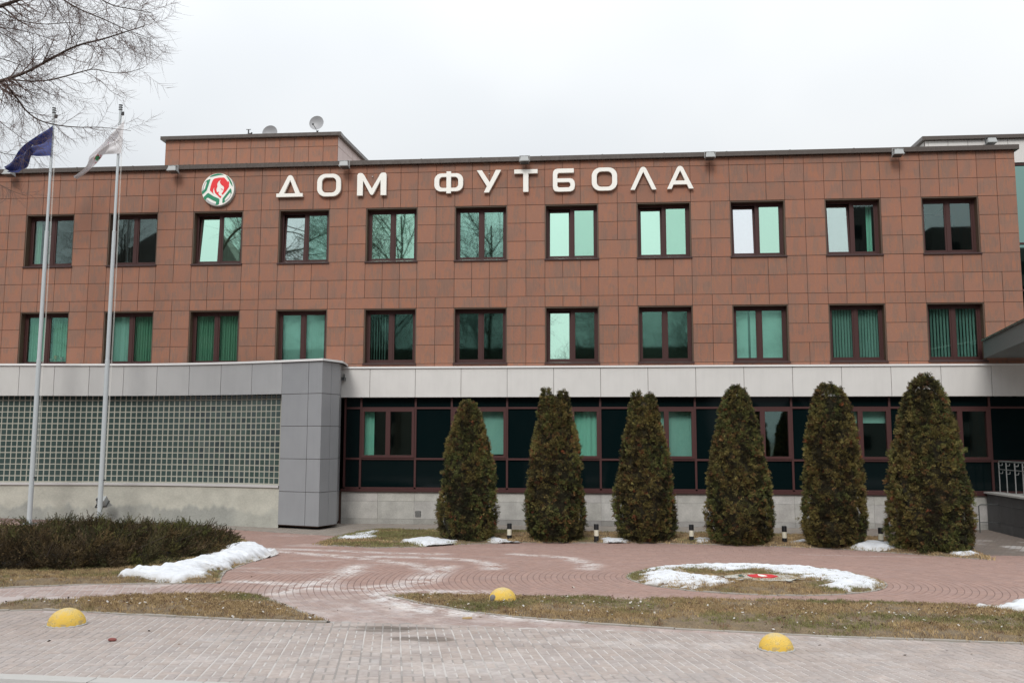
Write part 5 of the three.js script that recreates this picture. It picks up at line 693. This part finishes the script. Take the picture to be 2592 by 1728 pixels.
  for (const [k, x0, x1, y0, y1, txt] of L) { const px = (x) => (690 + x / 2.138) / S, py = (y) => (400 + y / 2.138) / S, z = 0.13; const a = Zp(px(x0), py(y1), z), b = Zp(px(x1), py(y0), z), h = b.y - a.y, w = b.x - a.x; const t = thing('sign_letter', 'raised white ' + txt, 'letter', [a.x, a.y, 0.05], 'raised white letters of the sign'); const gs = glyph[k](w / h).map((s, i) => new THREE.ExtrudeGeometry(s, { depth: 0.07 + i * 0.006, bevelEnabled: true, bevelThickness: 0.008, bevelSize: 0.008, bevelSegments: 2, bevelOffset: -0.008 }).scale(h, h, 1)); gs.forEach((g, i) => part(i ? 'bar' : 'face', g, M.white, t)); part('fixing', new MB().bar([w * 0.5, h * 0.86, -0.05], [w * 0.5, h * 0.86, 0.01], 0.015).build(), M.steel, t); }
}
// ---------- round emblem ----------
{
  const c = Zp(550.8 / S, 479.7 / S, 0.12), R = 0.575, em = thing('round_emblem', 'round football shaped emblem in white, green and red above the third upper window', 'emblem', [c.x, c.y, 0]);
  const rim = mat([0.46, 0.5, 0.48], 0.35); part('drum', new THREE.CylinderGeometry(R * 0.985, R, 0.12, 64).rotateX(Math.PI / 2).translate(0, 0, 0.06), rim, em);
  part('face', new THREE.CylinderGeometry(R * 0.965, R * 0.985, 0.012, 64).rotateX(Math.PI / 2).translate(0, 0, 0.126), M.white, em);
  const P = (l) => new THREE.CatmullRomCurve3(l.map(([x, y]) => new THREE.Vector3((x - 785) / 575 * R, (780 - y) / 575 * R, 0)), true, 'catmullrom', 0.12).getPoints(l.length * 5); const piece = (name, l, m, z = 0.134, d = 0.006) => part(name, new THREE.ExtrudeGeometry(new THREE.Shape(P(l).map((p) => new THREE.Vector2(p.x, p.y))), { depth: d, bevelEnabled: false }).translate(0, 0, z), m, em);
  const gr = mat([0.012, 0.235, 0.115], 0.45), rd = mat([0.80, 0.022, 0.028], 0.45), ga = mat([0.42, 0.42, 0.42], 0.5);
  piece('green_patch', [[480, 345], [545, 290], [640, 250], [760, 225], [880, 232], [970, 268], [860, 275], [700, 298], [590, 325]], gr);
  piece('green_patch', [[1060, 305], [1140, 350], [1225, 455], [1285, 580], [1305, 690], [1275, 660], [1215, 560], [1150, 430]], gr);
  piece('green_patch', [[325, 520], [400, 450], [515, 405], [500, 470], [420, 740], [395, 810], [265, 940], [240, 900], [238, 825], [290, 805], [335, 745], [395, 520], [375, 500]], gr);
  piece('green_patch', [[300, 1040], [440, 900], [480, 905], [640, 1010], [830, 1095], [860, 1130], [845, 1290], [800, 1318], [715, 1315], [748, 1255], [745, 1205], [620, 1150], [460, 1055], [410, 1075], [375, 1145], [330, 1110]], gr);
  piece('green_patch', [[1230, 755], [1265, 800], [1280, 920], [1245, 960], [1245, 905], [1215, 900], [1050, 1110], [1045, 1170], [1070, 1205], [985, 1255], [965, 1240], [970, 1095], [1010, 1045]], gr);
  piece('grey_shade', [[375, 1145], [430, 1115], [560, 1215], [725, 1270], [720, 1315], [600, 1295], [470, 1230]], ga); piece('grey_shade', [[330, 520], [300, 580], [262, 690], [245, 815], [285, 800], [290, 680], [345, 540]], ga); piece('grey_shade', [[1070, 1170], [1180, 1080], [1250, 960], [1250, 1010], [1180, 1110], [1075, 1205]], ga);
  piece('red_patch', [[660, 400], [800, 370], [990, 370], [1020, 395], [1130, 520], [1150, 500], [1180, 545], [1172, 640], [1180, 690], [1080, 840], [970, 965], [925, 935], [975, 860], [1010, 740], [990, 680], [900, 610], [850, 530], [880, 440], [800, 500], [760, 590], [770, 670], [735, 780], [770, 880], [830, 860], [815, 930], [870, 1000], [925, 1010], [895, 1085], [800, 1000], [700, 900], [660, 780], [665, 700], [630, 760], [625, 860], [645, 935], [560, 850], [515, 810], [520, 730], [560, 560], [610, 440]], rd);
  piece('beard_mark', [[900, 745], [990, 800], [930, 785], [905, 775]], rd, 0.1405, 0.003);
}
// ---------- bare trees ----------
function growTwigs(b, base, dir, len, r0, depth, droop, rngSides) {
  const n = depth > 1 ? 9 : 6, P = [base.clone()], R = [r0], d = dir.clone(); for (let k = 1; k <= n; k++) { d.x += rr(-0.075, 0.075); d.z += rr(-0.075, 0.075); d.y += rr(-0.06, 0.06) + droop * (k < n * 0.55 ? -0.12 : 0.24); d.normalize(); P.push(P[k - 1].clone().addScaledVector(d, len / n)); R.push(r0 * (1 - 0.72 * k / n)); } b.tube(P, R, rngSides); return [P, R, d];
}
function branchOut(b, P, R, depth, len, count, droop, minR, from = 0.15, sides = 3, plane = 1) {
  for (let k = 0; k < count; k++) { const t = lerp(from, 1, (k + rnd()) / count) * (P.length - 1.001), i = Math.floor(t), p = P[i].clone().lerp(P[i + 1], t - i), tang = P[i + 1].clone().sub(P[i]).normalize(); const side = new THREE.Vector3(rr(-1, 1), rr(-1, 1), rr(-1, 1) * plane); side.addScaledVector(tang, -side.dot(tang)).normalize(); const d = tang.clone().multiplyScalar(rr(0.45, 1.0)).addScaledVector(side, rr(0.5, 1.0)).normalize(); const r = Math.max(minR, R[i] * rr(0.35, 0.6)), l = len * rr(0.5, 1.15); const [P2, R2] = growTwigs(b, p, d, l, r, depth, droop, sides); if (depth > 1) branchOut(b, P2, R2, depth - 1, len * 0.52, Math.max(3, Math.round(count * 0.55)), droop, minR, 0.1, 3, plane); }
}
{ // the tree whose branches hang into the picture
  seed = 991; const z = 9.5, t = thing('bare_tree', 'bare deciduous tree with long thin drooping twigs reaching in over the flagpoles', 'tree'); const Q = (l, dz = 0) => new THREE.CatmullRomCurve3(l.map(([x, y], k) => { const p = Zp(x, y, z + dz * k / l.length); return p; }), false, 'centripetal').getPoints(l.length * 4);
  const o = Zp(-330, 300, z), gx = gy(o.x, z), tr = []; for (let k = 0; k <= 8; k++) tr.push(new THREE.Vector3(o.x - 0.3 + 0.12 * Math.sin(k), gx - 0.1 + k * 1.5, z + 0.1 * Math.cos(k * 1.3))); part('trunk', new MB().tube(tr, tr.map((_, k) => 0.24 - 0.022 * k), 12, true).build(), M.bark, t);
  const limb = new MB(), tw = new MB(); const add = (l, r0, r1, cnt, len, dz = 0, depth = 2) => { const P = Q(l, dz), R = P.map((_, k) => lerp(r0, r1, k / (P.length - 1))); limb.tube(P, R, 6); branchOut(tw, P, R, depth, len * 1.02, Math.round(cnt * 1.35), 0.42, 0.0034, 0.12, 3, 0.8); };
  add([[-330, 330], [-200, 240], [-60, 195], [0, 186], [18, 180], [60, 165], [130, 127], [176, 105], [240, 88], [290, 72], [330, 60]], 0.055, 0.008, 30, 0.95); add([[18, 181], [60, 186], [110, 184], [160, 172], [196, 162], [215, 159], [260, 167], [295, 165], [330, 155]], 0.02, 0.005, 17, 0.75, 0.6);
  add([[-60, 196], [0, 190], [35, 222], [60, 255], [90, 276], [130, 287], [180, 292], [225, 292], [300, 300]], 0.03, 0.005, 20, 0.75, -0.7); add([[-330, 330], [-200, 90], [-60, 30], [0, 14], [50, -4], [120, -30]], 0.06, 0.03, 16, 1.3, 0.4);
  add([[-200, 20], [-40, 10], [0, 26], [40, 45], [100, 55], [160, 52], [210, 60]], 0.022, 0.005, 20, 0.9, 0.9); add([[-60, -60], [60, -50], [130, -10], [180, 20], [240, 45], [290, 68], [350, 90]], 0.03, 0.005, 26, 0.9, -0.4); add([[0, -90], [140, -50], [220, -8], [260, 12], [310, 22], [350, 30]], 0.025, 0.005, 22, 0.75, 0.5);
  add([[60, -40], [110, -10], [150, 50], [185, 95]], 0.014, 0.005, 12, 0.7, 0.3); add([[-100, 120], [-20, 130], [20, 140], [70, 160], [120, 190], [150, 215]], 0.014, 0.005, 18, 0.75, -0.5); add([[-100, 60], [-20, 70], [30, 90], [70, 130], [90, 180]], 0.014, 0.005, 18, 0.8, 0.4); add([[-120, 200], [-30, 250], [0, 280], [40, 310], [80, 340]], 0.016, 0.004, 17, 0.7, 0.2); add([[-120, 300], [-40, 330], [0, 350], [50, 358], [90, 362]], 0.013, 0.004, 12, 0.6, -0.3); add([[-120, 330], [-60, 390], [0, 425], [30, 440], [60, 450]], 0.012, 0.004, 9, 0.5, 0.2); add([[196, 163], [235, 190], [255, 210], [285, 225]], 0.008, 0.004, 6, 0.5, 0.2); add([[-100, 20], [-20, 60], [30, 66], [80, 78], [130, 95]], 0.014, 0.005, 18, 0.8, -0.2);
  part('limb', limb.build(), M.bark, t); const w = part('twigs', tw.build(), M.twig, t); w.userData.kind = 'stuff';
}
{ // what stands across the street behind the camera and shows in the panes
  seed = 555; const mk = (name, label, H) => { const t = thing(name, label, 'tree', [0, 0, 0], 'bare trees across the street'); const b = new MB(), tr = []; for (let k = 0; k <= 8; k++) tr.push(new THREE.Vector3(0.3 * Math.sin(k * 1.1), H * 0.9 * k / 8, 0.3 * Math.cos(k * 0.9))); const R = tr.map((_, k) => H * 0.011 * (1 - 0.1 * k) + 0.02); part('trunk', new MB().tube(tr, R, 8).build(), M.bark, t); for (let k = 0; k < 20; k++) { const s = lerp(2, 7.6, k / 20), i = Math.floor(s), p = tr[i].clone().lerp(tr[i + 1], s - i), a = rnd() * 6.28, d = new THREE.Vector3(Math.cos(a) * 0.75, rr(0.5, 1.1), Math.sin(a) * 0.75).normalize(); const [P2, R2] = growTwigs(b, p, d, H * rr(0.22, 0.36), 0.065, 3, -0.4, 4); branchOut(b, P2, R2, 2, H * 0.19, 16, -0.3, 0.010, 0.15, 3, 1); } part('branches', b.build(), M.bark, t); return t; };
  const A = mk('street_tree', 'tall bare tree across the street, mirrored in the upper windows', 24), B = mk('street_tree', 'lower spreading bare tree across the street, mirrored in the lower windows', 15);
  A.position.set(3, 0.6, 46); B.position.set(21, 0.6, 45); const cp = (T, x, z, ry, s, label) => { const c = T.clone(); c.name = numbered('street_tree'); c.position.set(x, 0.6, z); c.rotation.y = ry; c.scale.setScalar(s); c.userData = { ...T.userData, label }; scene.add(c); };
  cp(A, 11, 47, 2, 0.96, 'tall bare tree across the street, mirrored in the sixth upper window'); cp(A, -10, 44, 4, 0.95, 'bare tree across the street, mirrored in the second upper window'); cp(A, -20, 42, 1, 0.9, 'bare tree across the street, mirrored in the first upper window'); cp(A, -3, 52, 5.2, 0.9, 'tall bare tree farther across the street behind its neighbours'); cp(B, 29, 44, 1.4, 0.95, 'lower bare tree across the street opposite the thujas'); cp(B, 38, 47, 3.4, 1.05, 'lower bare tree across the street opposite the entrance'); cp(B, 15, 52, 5, 1.1, 'lower bare tree farther back across the street'); cp(B, 0, 40, 2.5, 0.9, 'lower bare tree across the street opposite the glass block wall');
  const block = (label, x0, x1, z, h, roof, col) => { const t = thing('apartment_block', label, 'building', [x0, 0.5, z], 'buildings across the street'); const w = x1 - x0; part('wall', box(0, w, 0, h, 0, 12), mat(col, 0.85), t); const g = new MB(); for (let y = 1.2; y < h - 2; y += 3) for (let x = 1.5; x < w - 2; x += 3.2) g.box(x, x + 1.5, y, y + 1.6, -0.03, 0.06); part('windows', g.build(), M.darkGlass, t); if (roof) part('roof', new MB().quad([w + 0.5, h, -0.6], [-0.5, h, -0.6], [w * 0.3, h + roof, 6], [w * 0.7, h + roof, 6]).quad([-0.5, h, 12.6], [w + 0.5, h, 12.6], [w * 0.7, h + roof, 6], [w * 0.3, h + roof, 6]).quad([-0.5, h, -0.6], [-0.5, h, 12.6], [w * 0.3, h + roof, 6], [w * 0.3, h + roof, 6]).quad([w + 0.5, h, 12.6], [w + 0.5, h, -0.6], [w * 0.7, h + roof, 6], [w * 0.7, h + roof, 6]).build(), mat([0.05, 0.035, 0.03], 0.8), t); };
  block('long low apartment block across the street', -45, 34, 80, 13.5, 0, [0.12, 0.10, 0.085]); block('tall dark apartment tower across the street, mirrored in the upper windows by the ramp', 48, 57, 74, 29, 0, [0.08, 0.075, 0.07]); block('dark house with a hipped roof across the street', -36, -17, 62, 19, 7, [0.10, 0.07, 0.06]); block('dark flat roofed block across the street at the end of the row', 57.2, 86, 70, 25.5, 0, [0.06, 0.055, 0.05]);
}
renderer.render(scene, camera);
